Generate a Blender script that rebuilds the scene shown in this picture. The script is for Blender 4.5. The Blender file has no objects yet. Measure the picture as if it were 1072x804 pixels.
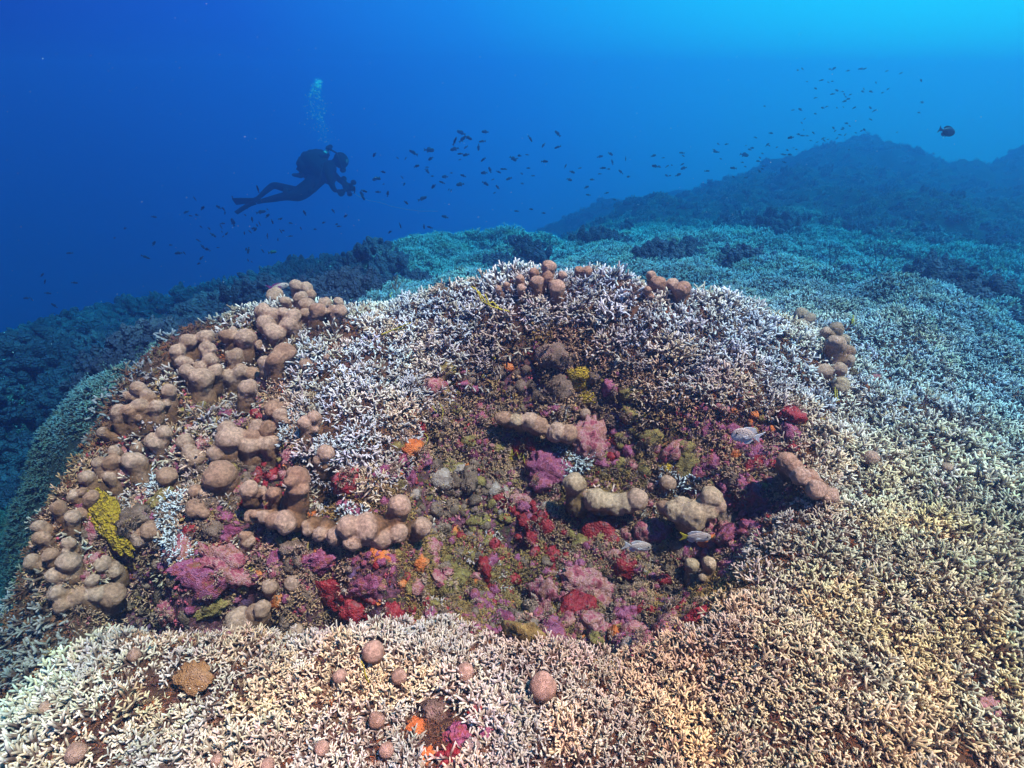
import bpy, bmesh, math, random
import numpy as np
from mathutils import Vector, Matrix, Quaternion, noise as mn
random.seed(7); rng = np.random.default_rng(7)
R = math.radians
S = bpy.context.scene
COL = S.collection

# ---------------------------------------------------------------- camera, world, sun, exposure
PITCH = R(29.5); FPX = 560.0; CP, SP = math.cos(PITCH), math.sin(PITCH)
cam_d = bpy.data.cameras.new('camera'); cam = bpy.data.objects.new('camera', cam_d); COL.objects.link(cam)
cam_d.sensor_width = 36; cam_d.lens = 36*FPX/1072; cam_d.clip_start = .05; cam_d.clip_end = 500
cam.rotation_euler = (R(90)-PITCH, 0, 0); S.camera = cam

W = bpy.data.worlds.new('World'); S.world = W; W.use_nodes = True
wn = W.node_tree; wn.nodes.clear(); L = wn.links.new
def wnode(t, **k):
    n = wn.nodes.new(t)
    for a, b in k.items(): setattr(n, a, b)
    return n
tc = wnode('ShaderNodeTexCoord')
dp = wnode('ShaderNodeVectorMath', operation='DOT_PRODUCT')
GLOW = Vector((math.sin(R(50))*math.cos(R(35)), math.cos(R(50))*math.cos(R(35)), math.sin(R(35))))
dp.inputs[1].default_value = GLOW
L(tc.outputs['Generated'], dp.inputs[0])
mr = wnode('ShaderNodeMapRange'); mr.inputs[1].default_value = -1; mr.inputs[2].default_value = 1
L(dp.outputs['Value'], mr.inputs[0])
cr = wnode('ShaderNodeValToRGB'); L(mr.outputs[0], cr.inputs[0])
def ramp(cr, stops):
    e = cr.color_ramp.elements
    while len(e) > 1: e.remove(e[0])
    e[0].position, e[0].color = stops[0][0], (*stops[0][1], 1)
    for p, c in stops[1:]:
        n = e.new(p); n.color = (*c, 1)
# deep blue away from the bright water surface, cyan towards it
ramp(cr, [(0, (.003, .020, .16)), (.38, (.018, .036, .26)), (.50, (.038, .038, .32)), (.64, (.052, .088, .53)), (.76, (.035, .22, .75)), (.83, (.008, .38, .86)),
          (.89, (.002, .56, .93)), (.94, (.0, .70, .98)), (1, (.10, .80, 1.0))])
bg = wnode('ShaderNodeBackground'); bg.inputs[1].default_value = .152
L(cr.outputs[0], bg.inputs[0]); wo = wnode('ShaderNodeOutputWorld'); L(bg.outputs[0], wo.inputs[0])

sd = bpy.data.lights.new('sun', 'SUN'); sun = bpy.data.objects.new('sun', sd); COL.objects.link(sun)
sd.energy = 5.0; sd.angle = R(1); sd.color = (1, .186, .196)
SUN_FROM = Vector((.42, -.14, .95)).normalized()
sun.rotation_euler = (-SUN_FROM).to_track_quat('-Z', 'Y').to_euler()
S.view_settings.view_transform = 'Standard'; S.view_settings.look = 'None'
S.view_settings.exposure = 2.98; S.view_settings.gamma = 1
HAZE_D = .55; HAZE_A = (.0, .885, .985, 1)   # the water's own density and what it lets through
S.render.engine = 'CYCLES'
S.cycles.max_bounces = 5; S.cycles.diffuse_bounces = 1; S.cycles.glossy_bounces = 1; S.cycles.volume_bounces = 1
S.cycles.transmission_bounces = 2; S.cycles.transparent_max_bounces = 4
S.cycles.use_denoising = True; S.cycles.use_adaptive_sampling = True; S.cycles.adaptive_threshold = .02
S.cycles.caustics_reflective = False; S.cycles.caustics_refractive = False

# ---------------------------------------------------------------- small helpers
def ray(px, py):
    u = (px-536)/FPX; v = (402-py)/FPX
    return Vector((u, CP+SP*v, -SP+CP*v))
def at(px, py, t): return ray(px, py)*t
def tag(o, label=None, cat=None, group=None, kind=None):
    if label: o['label'] = label
    if cat: o['category'] = cat
    if group: o['group'] = group
    if kind: o['kind'] = kind
    return o
def link(name, me, parent=None, mat=None):
    o = bpy.data.objects.new(name, me); COL.objects.link(o)
    if parent: o.parent = parent
    if mat is not None and me is not None:
        if not me.materials: me.materials.append(mat)
        elif me.materials[0] is not mat:
            o.material_slots[0].link = 'OBJECT'; o.material_slots[0].material = mat
    return o
def empty(name, loc=(0, 0, 0)):
    o = bpy.data.objects.new(name, None); COL.objects.link(o); o.location = loc; o.empty_display_size = .02
    return o
def mesh_np(name, V, F, attrs=None, smooth=True):
    me = bpy.data.meshes.new(name); me.from_pydata([tuple(v) for v in V], [], F)
    if smooth: me.polygons.foreach_set('use_smooth', [True]*len(me.polygons))
    for k, a in (attrs or {}).items():
        at_ = me.attributes.new(k, 'FLOAT', 'POINT'); at_.data.foreach_set('value', np.asarray(a, dtype=np.float32))
    me.update(); return me

def ihash(ix, iy, seed):
    h = (ix.astype(np.int64)*374761393 + iy.astype(np.int64)*668265263 + seed*1442695041) & 0xffffffff
    h = ((h ^ (h >> 13))*1274126177) & 0xffffffff
    return ((h ^ (h >> 16)) & 0xffffff)/float(0xffffff)
def vnoise(x, y, seed=0):
    xi = np.floor(x); yi = np.floor(y); fx = x-xi; fy = y-yi
    fx = fx*fx*fx*(fx*(fx*6-15)+10); fy = fy*fy*fy*(fy*(fy*6-15)+10)
    a = ihash(xi, yi, seed); b = ihash(xi+1, yi, seed); c = ihash(xi, yi+1, seed); d = ihash(xi+1, yi+1, seed)
    return (a*(1-fx)+b*fx)*(1-fy)+(c*(1-fx)+d*fx)*fy
def fbm(x, y, o=4, seed=0):
    s = 0; a = .5; n = 0
    for i in range(o):
        s = s+a*vnoise(x*2**i+i*7.3, y*2**i-i*3.1, seed+i); n += a; a *= .5
    return s/n
def sstep(a, b, x):
    t = np.clip((x-a)/(b-a), 0, 1); return t*t*(3-2*t)
def billow(x, y, seed):   # rounded cushions: worley-like
    xi = np.floor(x); yi = np.floor(y); best = np.full(np.shape(x), 9.0)
    for dx in (-1, 0, 1):
        for dy in (-1, 0, 1):
            cx = xi+dx+ihash(xi+dx, yi+dy, seed); cy = yi+dy+ihash(xi+dx, yi+dy, seed+5)
            best = np.minimum(best, (x-cx)**2+(y-cy)**2)
    return np.sqrt(np.clip(1-best, 0, 1))

# ---------------------------------------------------------------- terrain
CPTS = [  # photo pixel the point was surveyed from, and its depth in metres
 # crest of the mound and its face
 (560,301,2.10),(650,301,2.10),(470,309,2.18),(380,327,2.28),(320,327,2.35),(740,321,2.12),(810,345,2.08),
 (560,340,2.02),(640,350,2.00),(470,350,2.05),(380,370,2.03),(300,385,2.02),(730,360,2.00),
 (560,400,2.00),(560,480,1.93),(560,560,1.78),(560,640,1.58),(640,480,1.90),(640,560,1.76),(640,650,1.52),
 (460,420,1.93),(460,500,1.84),(460,580,1.68),(480,640,1.50),(400,440,1.82),(340,470,1.74),(330,540,1.62),(400,560,1.54),(400,510,1.68),
 (720,440,1.82),(720,520,1.76),(720,600,1.58),(800,470,1.70),(810,560,1.46),
 (290,585,1.47),(230,590,1.48),(230,540,1.58),(225,480,1.70),(230,420,1.86),(170,470,1.74),(170,560,1.56),(170,620,1.50),
 (250,380,2.00),(120,560,1.57),(80,560,1.57),(150,500,1.68),(170,430,1.80),(215,370,2.02),
 (100,600,1.52),(200,600,1.46),(350,585,1.47),(420,580,1.50),(430,640,1.52),(350,640,1.52),(150,655,1.66),(250,650,1.58),(35,590,1.56),(45,548,1.60),(66,515,1.64),(95,480,1.72),(112,430,1.84),(60,635,1.50),(130,400,1.94),(180,358,2.10),(240,335,2.25),
 # foreground mat
 (560,804,1.00),(560,720,1.13),(580,690,1.20),(480,680,1.24),(400,670,1.26),(300,680,1.28),(220,690,1.26),(300,804,1.02),(420,740,1.12),
 (180,760,1.14),(110,740,1.20),(30,804,1.12),(150,710,1.24),(100,804,1.08),
 (800,804,1.00),(1072,804,1.03),(800,700,1.14),(700,680,1.22),(750,640,1.30),(960,690,1.20),(1000,600,1.38),(900,600,1.38),(900,520,1.60),
 (1072,660,1.30),(1000,500,1.72),(900,470,1.76),(1060,480,1.95),(980,430,2.00),(860,430,1.95),
 (1200,800,1.10),(1250,600,1.50),(536,1100,0.72),(900,1100,0.75),(200,1050,0.80),(1300,460,2.40),
 # groove and ridges on the right
 (840,360,2.16),(880,385,2.20),(940,400,2.25),(900,350,2.45),(1000,345,2.80),(1072,400,2.50),(1060,330,4.09),
 (950,300,4.49),(880,300,4.36),(800,300,3.96),(820,283,4.62),(720,293,4.22),(740,270,4.88),(650,280,4.49),(560,299,4.75),
 (480,307,4.62),(400,317,4.49),(1072,278,5.81),(950,268,6.07),(860,245,6.86),(760,252,6.86),(680,266,5.68),(600,280,5.28),
 (540,260,6.47),(450,265,6.47),(380,284,6.20),(480,284,5.15),(400,302,4.75),
 (700,249,8.71),(640,243,9.50),(600,256,9.24),(960,235,8.45),(1060,232,8.98),(1150,247,8.58),
 # distant hills
 (620,242,11.55),(700,230,12.65),(780,202,14.00),(850,166,17.00),(900,162,18.00),(962,216,19.00),(1012,196,18.00),(1075,154,17.00),(1130,156,17.00),(1250,176,17.00),
 (850,218,10.45),(940,221,11.00),(1040,219,11.55),(900,200,13.00),(1040,214,14.00),(780,235,9.90),(820,206,12.00),(650,218,20.00),(700,206,22.00),
 # left slope far below
 (330,290,6.86),(250,313,6.60),(230,314,6.47),(150,331,6.20),(70,360,5.94),(0,420,3.70),(-120,478,3.50),
 (300,322,5.28),(220,358,4.88),(130,378,4.30),(60,432,4.00),(140,408,4.00),(110,438,3.80),(190,368,5.54),(50,482,3.90),(90,470,3.60),(20,520,3.50),(60,490,3.50),
 (30,630,3.00),(10,560,3.30),(15,600,3.10),(20,690,2.80),(80,690,2.50),(100,660,2.60),(20,740,2.60),(-80,700,2.90),(-150,560,3.30),(-100,900,1.60),
 (15,560,2.50),(18,640,2.40),(38,500,2.60),(78,440,2.80),(125,375,3.00),(165,363,4.36),(225,340,4.75),
 (0,488,6.50),(70,427,7.00),(150,380,7.80),(-120,500,6.50),(230,353,8.50),(0,498,9.50),(150,395,11.00),(330,317,9.00),(430,297,9.50),(500,294,9.80),
 (560,330,2.75),(650,330,2.75),(470,335,2.8),(740,348,2.75),(380,352,2.95),(300,360,3.1),(600,312,3.5),(520,312,3.5),(700,318,3.5),(420,325,3.6),
]
pw = [ray(a, b)*t for a, b, t in CPTS]
pw += [Vector(p) for p in [  # the sea floor falls away beyond the ridges
 (-5,7,-3.6),(-3,8.5,-4.2),(-1,8.5,-4.2),(-.2,10,-4.6),(-6,4.5,-3.0),(-4,-1,-2.6),(-8,2,-4.5),(-8,10,-6),(0,15,-6),(-12,20,-9),(0,30,-9),(12,38,-9),
 (25,34,-7),(14,25,-4.8),(9,23.5,-4.8),(18,27,-5),(22,24,-4.6),(5,21,-5.2),(30,20,-5),(14,9,-2.2),(10,3,-1.8),(4,0,-1.3),(-1.5,-.2,-1.6),(0,-.5,-1.3),(0,-3,-1.6),(6,-5,-1.8),(-16,0,-9),(20,3,-4),(-10,-6,-6),(8,26,-5.0),(-20,35,-9.5),(40,0,-7),(-40,0,-9.5),(0,45,-9.5),(30,40,-9)]]
pw = np.array([tuple(p) for p in pw])
def warp(x, y):
    r = np.sqrt(x*x+(y+.15)**2)+.12
    return np.arctan2(x, y+.15)*1.0, np.log(r)
pa, pl = warp(pw[:, 0], pw[:, 1])
def kern(d2): return np.sqrt(d2+.0016)
K = kern((pa[:, None]-pa)**2+(pl[:, None]-pl)**2)
rw = np.linalg.solve(K+np.eye(len(pw))*-.005, pw[:, 2]-(-1.2))
def Hbase(x, y):
    a, l = warp(x, y); s = np.full(np.shape(a), -1.2)
    for i in range(len(pw)): s = s+rw[i]*kern((a-pa[i])**2+(l-pl[i])**2)
    return s
def hitbase(px, py, H):
    ts = np.geomspace(.4, 40, 900); d = ray(px, py)
    z = d.z*ts-H(d.x*ts, d.y*ts); k = np.argmax(z < 0)
    if z[k] >= 0: return None
    if k == 0: return ts[0]
    a, b = ts[k-1], ts[k]; return a+(b-a)*z[k-1]/(z[k-1]-z[k])
def poly_world(pp):
    out = []
    for a, b in pp:
        t = hitbase(a, b, Hbase); p = at(a, b, t); out.append((p.x, p.y))
    return np.array(out)
def poly_sd(P, x, y):   # signed distance, positive inside
    n = len(P); d = np.full(np.shape(x), 1e9); ins = np.zeros(np.shape(x), bool)
    for i in range(n):
        ax, ay = P[i]; bx, by = P[(i+1) % n]; ex, ey = bx-ax, by-ay; wx, wy = x-ax, y-ay
        t = np.clip((wx*ex+wy*ey)/(ex*ex+ey*ey), 0, 1)
        d = np.minimum(d, (wx-ex*t)**2+(wy-ey*t)**2)
        c = ((ay > y) != (by > y)) & (x < (bx-ax)*(y-ay)/(by-ay+1e-12)+ax); ins ^= c
    d = np.sqrt(d); return np.where(ins, d, -d)
HOLLOW = poly_world([(425,440),(465,385),(560,352),(640,372),(700,430),(770,425),(835,440),(835,520),(795,570),(755,630),
  (690,685),(600,690),(530,685),(470,650),(400,655),(330,668),(250,672),(160,668),(110,640),(60,590),(80,520),(110,470),(150,430),
  (200,390),(280,345),(290,400),(270,440),(310,470),(330,520),(400,500)])
LEFTEDGE = poly_world([(-60,690),(-60,480),(60,420),(150,340),(260,288),(325,300),(318,326),(240,352),(195,375),(138,430),(105,490),(62,545),(50,595),(72,635),(105,662),(40,700),(-20,740)])
KNOBZONE = poly_world([(60,600),(60,540),(110,440),(170,390),(230,350),(330,325),(330,345),(300,390),(330,440),(330,480),(300,560),(200,640),(110,635)])
PITS = []; CAVE = []
for a_, b_, r_, d_ in [(150,652,.05,.13),(200,640,.06,.14),(335,512,.05,.12),(250,615,.05,.09),(300,640,.05,.08),(340,590,.05,.08),(235,560,.05,.05),(545,600,.05,.07),
    (480,455,.05,.06),(640,600,.04,.06),(700,600,.05,.07),(600,655,.05,.06),(520,480,.04,.06),(450,600,.04,.06),(590,560,.03,.05),(820,455,.04,.04),(895,392,.05,.04)]:
    t_ = hitbase(a_, b_, Hbase); p_ = at(a_, b_, t_); PITS.append((p_.x, p_.y, r_, d_))
for a_, b_, r_, d_ in [(700,243,.55,.5),(640,236,.45,.4),(745,240,.4,.3),(1000,252,.5,.4),(560,264,.3,.22),(830,262,.35,.32),(960,292,.25,.22),(430,264,.3,.25),(760,282,.2,.16),(1050,300,.3,.25),
    (900,262,.3,.3),(500,262,.3,.22),(870,318,.16,.14),(620,262,.25,.2)]:
    t_ = hitbase(a_, b_, Hbase); p_ = at(a_, b_, t_); PITS.append((p_.x, p_.y, r_, d_))
rp_ = random.Random(5)
for i_ in range(80):
    a_, b_ = rp_.uniform(120, 820), rp_.uniform(380, 680); t_ = hitbase(a_, b_, Hbase); p_ = at(a_, b_, t_)
    if float(poly_sd(HOLLOW, np.array([p_.x]), np.array([p_.y]))[0]) > .02: PITS.append((p_.x, p_.y, rp_.uniform(.018, .040), rp_.uniform(.05, .11)))
for a_, b_ in [(130,648),(160,645),(190,642),(225,636),(270,628),(300,645),(340,636),(375,642)]:
    t_ = hitbase(a_, b_, Hbase); p_ = at(a_, b_, t_); PITS.append((p_.x, p_.y, .05, .20)); CAVE.append((p_.x, p_.y))
def hollow(x, y):
    return poly_sd(HOLLOW, x, y)+(fbm(x*4, y*4, 3, 31)-.5)*.16
def H(x, y):
    z = Hbase(x, y); r = np.sqrt(x*x+y*y)
    s = hollow(x, y); hm = sstep(-.02, .10, s)*(r < 3)
    z = z-.085*hm
    for a_, b_, r_, d_ in PITS: z = z-d_*np.exp(-((x-a_)**2+(y-b_)**2)/(r_*r_))
    # rubble relief
    z = z+hm*((billow(x*9, y*9, 3)-.5)*.055+(billow(x*21, y*21, 8)-.5)*.025)
    z = z+(1-hm)*((fbm(x*3.2, y*3.2, 3, 11)-.5)*.09+(billow(x*5, y*5, 14)-.6)*.03)
    m = sstep(2.5, 3.6, r)
    z = z+m*((billow(x*1.1, y*1.5, 21)-.74)*.50+(billow(x*2.6, y*3.3, 22)-.74)*.24)
    m2 = sstep(7, 11, r)
    z = z+m2*((billow(x*.40, y*.45, 41)-.72)*.8+(fbm(x*1.1, y*1.1, 4, 43)-.5)*.65)
    return z
def Hn(x, y, e=.02):
    gx = (H(x+e, y)-H(x-e, y))/(2*e); gy = (H(x, y+e)-H(x, y-e))/(2*e)
    n = np.stack([-gx, -gy, np.ones_like(gx)], -1); return n/np.linalg.norm(n, axis=-1, keepdims=True)
def hit(px, py):
    t = hitbase(px, py, H); return t

NA, NR = 620, 640
aa = np.linspace(R(-115), R(115), NA); rr = np.geomspace(.22, 28, NR)
A, RR = np.meshgrid(aa, rr, indexing='ij'); GX = np.sin(A)*RR; GY = np.cos(A)*RR
GZ = H(GX, GY)
rg = RR
HM = sstep(-.02, .10, hollow(GX, GY))*(rg < 3)

# ---------------------------------------------------------------- materials
def mat(name):
    m = bpy.data.materials.new(name); m.use_nodes = True; nt = m.node_tree
    b = nt.nodes['Principled BSDF']; b.inputs['Specular IOR Level'].default_value = .25
    return m, nt, b
def N(nt, t, ins=None, **k):
    n = nt.nodes.new(t)
    for a, b in k.items(): setattr(n, a, b)
    for a, b in (ins or {}).items():
        if hasattr(b, 'bl_idname') or isinstance(b, bpy.types.NodeSocket): nt.links.new(b, n.inputs[a])
        else: n.inputs[a].default_value = b
    return n
def mixc(nt, fac, a, b, mode='MIX'):
    n = nt.nodes.new('ShaderNodeMix'); n.data_type = 'RGBA'; n.blend_type = mode
    for i, v in ((0, fac), (6, a), (7, b)):
        if isinstance(v, bpy.types.NodeSocket): nt.links.new(v, n.inputs[i])
        else: n.inputs[i].default_value = v if i == 0 else (*v, 1)
    return n.outputs[2]
def nramp(nt, fac, stops):
    c = nt.nodes.new('ShaderNodeValToRGB'); nt.links.new(fac, c.inputs[0]); ramp(c, stops); return c.outputs[0]
def bump(nt, b, h, s, d):
    n = N(nt, 'ShaderNodeBump', {'Height': h, 'Strength': s, 'Distance': d}); nt.links.new(n.outputs[0], b.inputs['Normal'])
def objco(nt): return nt.nodes.new('ShaderNodeTexCoord').outputs['Object']
def geoco(nt): return nt.nodes.new('ShaderNodeNewGeometry').outputs['Position']

def coral_mat():
    m, nt, b = mat('branching_coral')
    ti = N(nt, 'ShaderNodeAttribute', attribute_type='INSTANCER', attribute_name='tint').outputs['Color']
    t = N(nt, 'ShaderNodeAttribute', attribute_name='t').outputs['Fac']
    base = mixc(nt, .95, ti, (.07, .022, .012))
    # pale living tip, brown older base of every branch, deepened to paint gap shade
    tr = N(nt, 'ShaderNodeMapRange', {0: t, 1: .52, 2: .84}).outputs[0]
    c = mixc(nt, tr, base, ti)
    nz = N(nt, 'ShaderNodeTexNoise', {'Vector': geoco(nt), 'Scale': 90.0}).outputs[0]
    c = mixc(nt, N(nt, 'ShaderNodeMapRange', {0: nz, 1: .45, 2: .75, 3: 0, 4: .35}).outputs[0], c, (.35, .22, .13))
    nt.links.new(c, b.inputs['Base Color']); b.inputs['Roughness'].default_value = .75
    return m
M_CORAL = coral_mat()

def patchy(name, stops, scale, bs=260., bd=.0015, rough=.7, spec=.25, w=.5):
    m, nt, b = mat(name); p = geoco(nt); b.inputs['Specular IOR Level'].default_value = spec
    n1 = N(nt, 'ShaderNodeTexNoise', {'Vector': p, 'Scale': scale, 'Detail': 6.0, 'Roughness': .65}).outputs[0]
    c = nramp(nt, n1, stops)
    n2 = N(nt, 'ShaderNodeTexNoise', {'Vector': p, 'Scale': bs*.5, 'Detail': 4.0, 'Roughness': .7}).outputs[0]
    c = mixc(nt, w, c, nramp(nt, n2, [(.3, (.35, .3, .3)), (.7, (1.4, 1.4, 1.4))]), 'MULTIPLY')
    vo = N(nt, 'ShaderNodeTexVoronoi', {'Vector': p, 'Scale': bs}).outputs[0]
    hh = N(nt, 'ShaderNodeMath', {0: vo, 1: n2}, operation='ADD').outputs[0]
    bump(nt, b, hh, 1.0, bd*2.2)
    nt.links.new(c, b.inputs['Base Color']); b.inputs['Roughness'].default_value = rough
    return m
M_PURPLE = patchy('purple_crust', [(.3, (.10, .016, .015)), (.42, (.28, .04, .09)), (.5, (.40, .11, .17)), (.57, (.34, .045, .055)), (.64, (.26, .10, .04)), (.74, (.47, .20, .24))], 34)
M_PINK = patchy('pink_crust', [(.3, (.16, .025, .03)), (.43, (.42, .07, .09)), (.52, (.54, .22, .19)), (.6, (.34, .10, .05)), (.72, (.50, .12, .20))], 36)
M_RED = patchy('red_sponge', [(.3, (.09, .004, .006)), (.47, (.28, .010, .014)), (.56, (.38, .03, .03)), (.62, (.24, .06, .05)), (.76, (.34, .07, .12))], 32, bs=160, rough=.5)
M_ORANGE = patchy('orange_sponge', [(.3, (.45, .07, .015)), (.5, (.70, .15, .03)), (.7, (.6, .25, .10))], 30, bs=220)
M_BROWN = patchy('brown_crust', [(.3, (.07, .035, .025)), (.48, (.20, .10, .06)), (.6, (.30, .16, .11)), (.74, (.24, .06, .08))], 26)
M_OLIVE = patchy('olive_turf', [(.3, (.08, .04, .012)), (.46, (.25, .14, .035)), (.56, (.36, .22, .06)), (.64, (.26, .10, .05)), (.78, (.38, .13, .11))], 30)
M_YELLOW = patchy('yellow_sponge', [(.34, (.12, .06, .02)), (.44, (.40, .20, .015)), (.54, (.56, .30, .015)), (.62, (.44, .21, .015)), (.72, (.22, .10, .03))], 75, bs=150, bd=.005)
M_PLATE = patchy('tan_plate', [(.3, (.22, .08, .025)), (.5, (.38, .16, .05)), (.7, (.48, .24, .12))], 25, bs=300)
M_ALGA = patchy('yellow_alga', [(.3, (.45, .30, .02)), (.6, (.75, .52, .04))], 60, w=.25)
M_GREY = patchy('bare_limestone', [(.3, (.18, .09, .07)), (.5, (.40, .24, .18)), (.7, (.52, .34, .28))], 30)
M_DARK = patchy('shade_tinted_coral', [(.35, (.026, .016, .034)), (.5, (.050, .034, .066)), (.7, (.11, .085, .12))], 3, bs=60, bd=.01)  # dark tone paints the unlit left slope into the coral colour

def knob_mat(name, tip, low):
    m, nt, b = mat(name); p = geoco(nt)
    t = N(nt, 'ShaderNodeAttribute', attribute_name='t').outputs['Fac']
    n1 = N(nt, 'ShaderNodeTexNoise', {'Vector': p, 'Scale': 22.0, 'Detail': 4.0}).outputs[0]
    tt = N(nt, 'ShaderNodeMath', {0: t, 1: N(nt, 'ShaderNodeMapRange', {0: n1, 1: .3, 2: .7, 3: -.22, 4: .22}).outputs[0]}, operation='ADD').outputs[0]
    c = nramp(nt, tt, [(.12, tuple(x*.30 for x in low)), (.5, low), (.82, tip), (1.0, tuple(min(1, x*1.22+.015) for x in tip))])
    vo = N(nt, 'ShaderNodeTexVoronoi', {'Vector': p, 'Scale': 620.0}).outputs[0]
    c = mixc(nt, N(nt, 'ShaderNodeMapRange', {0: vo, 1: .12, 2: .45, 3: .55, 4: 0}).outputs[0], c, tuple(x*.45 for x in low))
    n3 = N(nt, 'ShaderNodeTexNoise', {'Vector': p, 'Scale': 120.0, 'Detail': 5.0}).outputs[0]
    c = mixc(nt, .6, c, nramp(nt, n3, [(.35, (.42, .36, .32)), (.65, (1.3, 1.25, 1.25))]), 'MULTIPLY')
    hh = N(nt, 'ShaderNodeMath', {0: vo, 1: n3}, operation='ADD').outputs[0]
    bump(nt, b, hh, 1.0, .0026)
    nt.links.new(c, b.inputs['Base Color']); b.inputs['Roughness'].default_value = .62
    b.inputs['Subsurface Weight'].default_value = 0
    return m
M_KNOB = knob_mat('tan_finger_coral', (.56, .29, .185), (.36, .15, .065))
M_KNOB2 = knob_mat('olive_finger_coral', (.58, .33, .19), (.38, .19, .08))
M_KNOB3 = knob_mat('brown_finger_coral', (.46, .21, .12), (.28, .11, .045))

# ground
def ground_mat():
    m, nt, b = mat('reef_rock'); p = geoco(nt)
    zc = N(nt, 'ShaderNodeAttribute', attribute_name='zone').outputs['Color']
    hm = N(nt, 'ShaderNodeAttribute', attribute_name='rubble').outputs['Fac']
    n1 = N(nt, 'ShaderNodeTexNoise', {'Vector': p, 'Scale': 14.0, 'Detail': 6.0, 'Roughness': .7}).outputs[0]
    n2 = N(nt, 'ShaderNodeTexNoise', {'Vector': p, 'Scale': 60.0, 'Detail': 6.0, 'Roughness': .7}).outputs[0]
    nc = N(nt, 'ShaderNodeTexNoise', {'Vector': p, 'Scale': 9.0, 'Detail': 8.0, 'Roughness': .75, 'Distortion': .6}).outputs[0]
    rub = nramp(nt, nc, [(.28, (.03, .02, .015)), (.38, (.13, .10, .035)), (.44, (.10, .03, .03)), (.50, (.30, .08, .12)), (.55, (.15, .05, .03)),
                         (.60, (.30, .12, .25)), (.66, (.22, .16, .09)), (.74, (.42, .10, .03))])
    c = mixc(nt, hm, zc, rub)
    c = mixc(nt, .8, c, nramp(nt, n2, [(.3, (.25, .22, .22)), (.55, (.9, .9, .9)), (.72, (1.9, 1.8, 1.7))]), 'MULTIPLY')
    c = mixc(nt, .7, c, nramp(nt, n1, [(.3, (.4, .4, .4)), (.7, (1.5, 1.45, 1.4))]), 'MULTIPLY')
    h = N(nt, 'ShaderNodeMath', {0: n1, 1: n2}, operation='ADD').outputs[0]
    bump(nt, b, h, 1.0, .012)
    nt.links.new(c, b.inputs['Base Color']); b.inputs['Roughness'].default_value = .9
    return m
M_GROUND = ground_mat()
V = np.stack([GX, GY, GZ], -1).reshape(-1, 3)
idx = np.arange(NA*NR).reshape(NA, NR)
F = np.stack([idx[:-1, :-1], idx[:-1, 1:], idx[1:, 1:], idx[1:, :-1]], -1).reshape(-1, 4)
me = bpy.data.meshes.new('seabed'); me.vertices.add(len(V)); me.vertices.foreach_set('co', V.astype(np.float32).ravel())
me.loops.add(F.size); me.loops.foreach_set('vertex_index', F.ravel().astype(np.int32))
me.polygons.add(len(F)); me.polygons.foreach_set('loop_start', np.arange(0, F.size, 4, dtype=np.int32))
me.polygons.foreach_set('use_smooth', np.ones(len(F), bool)); me.update(calc_edges=True)
zc = np.zeros((NA, NR, 4)); zc[..., 3] = 1
n_ = fbm(GX*2.2, GY*2.2, 4, 77)[..., None]
dirt = np.array([.085, .030, .020])*(1-n_)+np.array([.15, .06, .025])*n_
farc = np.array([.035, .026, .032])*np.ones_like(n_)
orange = np.array([.30, .10, .02])
og = (sstep(.5, .68, fbm(GX*3+4, GY*3, 4, 78))*sstep(.2, 1.1, GX)*(rg < 3))[..., None]
dirt = dirt*(1-og*.75)+orange*og*.75
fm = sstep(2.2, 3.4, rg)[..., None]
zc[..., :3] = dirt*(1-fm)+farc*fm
ca = me.attributes.new('zone', 'FLOAT_COLOR', 'POINT'); ca.data.foreach_set('color', zc.astype(np.float32).ravel())
ra = me.attributes.new('rubble', 'FLOAT', 'POINT'); ra.data.foreach_set('value', HM.astype(np.float32).ravel())
seabed = link('seabed', me, mat=M_GROUND)
tag(seabed, 'rough reef rock rising in a mound and dropping away to the left', kind='structure')

# ---------------------------------------------------------------- coral tuft meshes
class MB:
    def __init__(s): s.v = []; s.f = []; s.t = []
    def tube(s, pts, rad, ts, sides=5, flat=1.0, ax=None):
        pts = [Vector(p) for p in pts]; n0 = len(s.v); prev = None
        for i, p in enumerate(pts):
            d = (pts[min(i+1, len(pts)-1)]-pts[max(i-1, 0)]).normalized()
            a = prev if prev is not None else (d.cross(Vector((0.3, .2, 1))) if abs(d.z) < .95 else d.cross(Vector((1, 0, 0))))
            a = (a-d*a.dot(d)).normalized(); prev = a; b = d.cross(a)
            for k in range(sides):
                an = 2*math.pi*k/sides
                s.v.append(p+a*math.cos(an)*rad[i]+b*math.sin(an)*rad[i]*flat); s.t.append(ts[i])
            if i:
                for k in range(sides):
                    q = n0+(i-1)*sides; k2 = (k+1) % sides
                    s.f.append((q+k, q+k2, q+sides+k2, q+sides+k))
        d = (pts[-1]-pts[-2]).normalized(); s.v.append(pts[-1]+d*rad[-1]*.7); s.t.append(ts[-1]); c = len(s.v)-1
        q = n0+(len(pts)-1)*sides
        for k in range(sides): s.f.append((q+k, q+(k+1) % sides, c))
    def mesh(s, name, m=None, smooth=True):
        me = mesh_np(name, s.v, s.f, {'t': s.t}, smooth)
        if m: me.materials.append(m)
        return me

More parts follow.
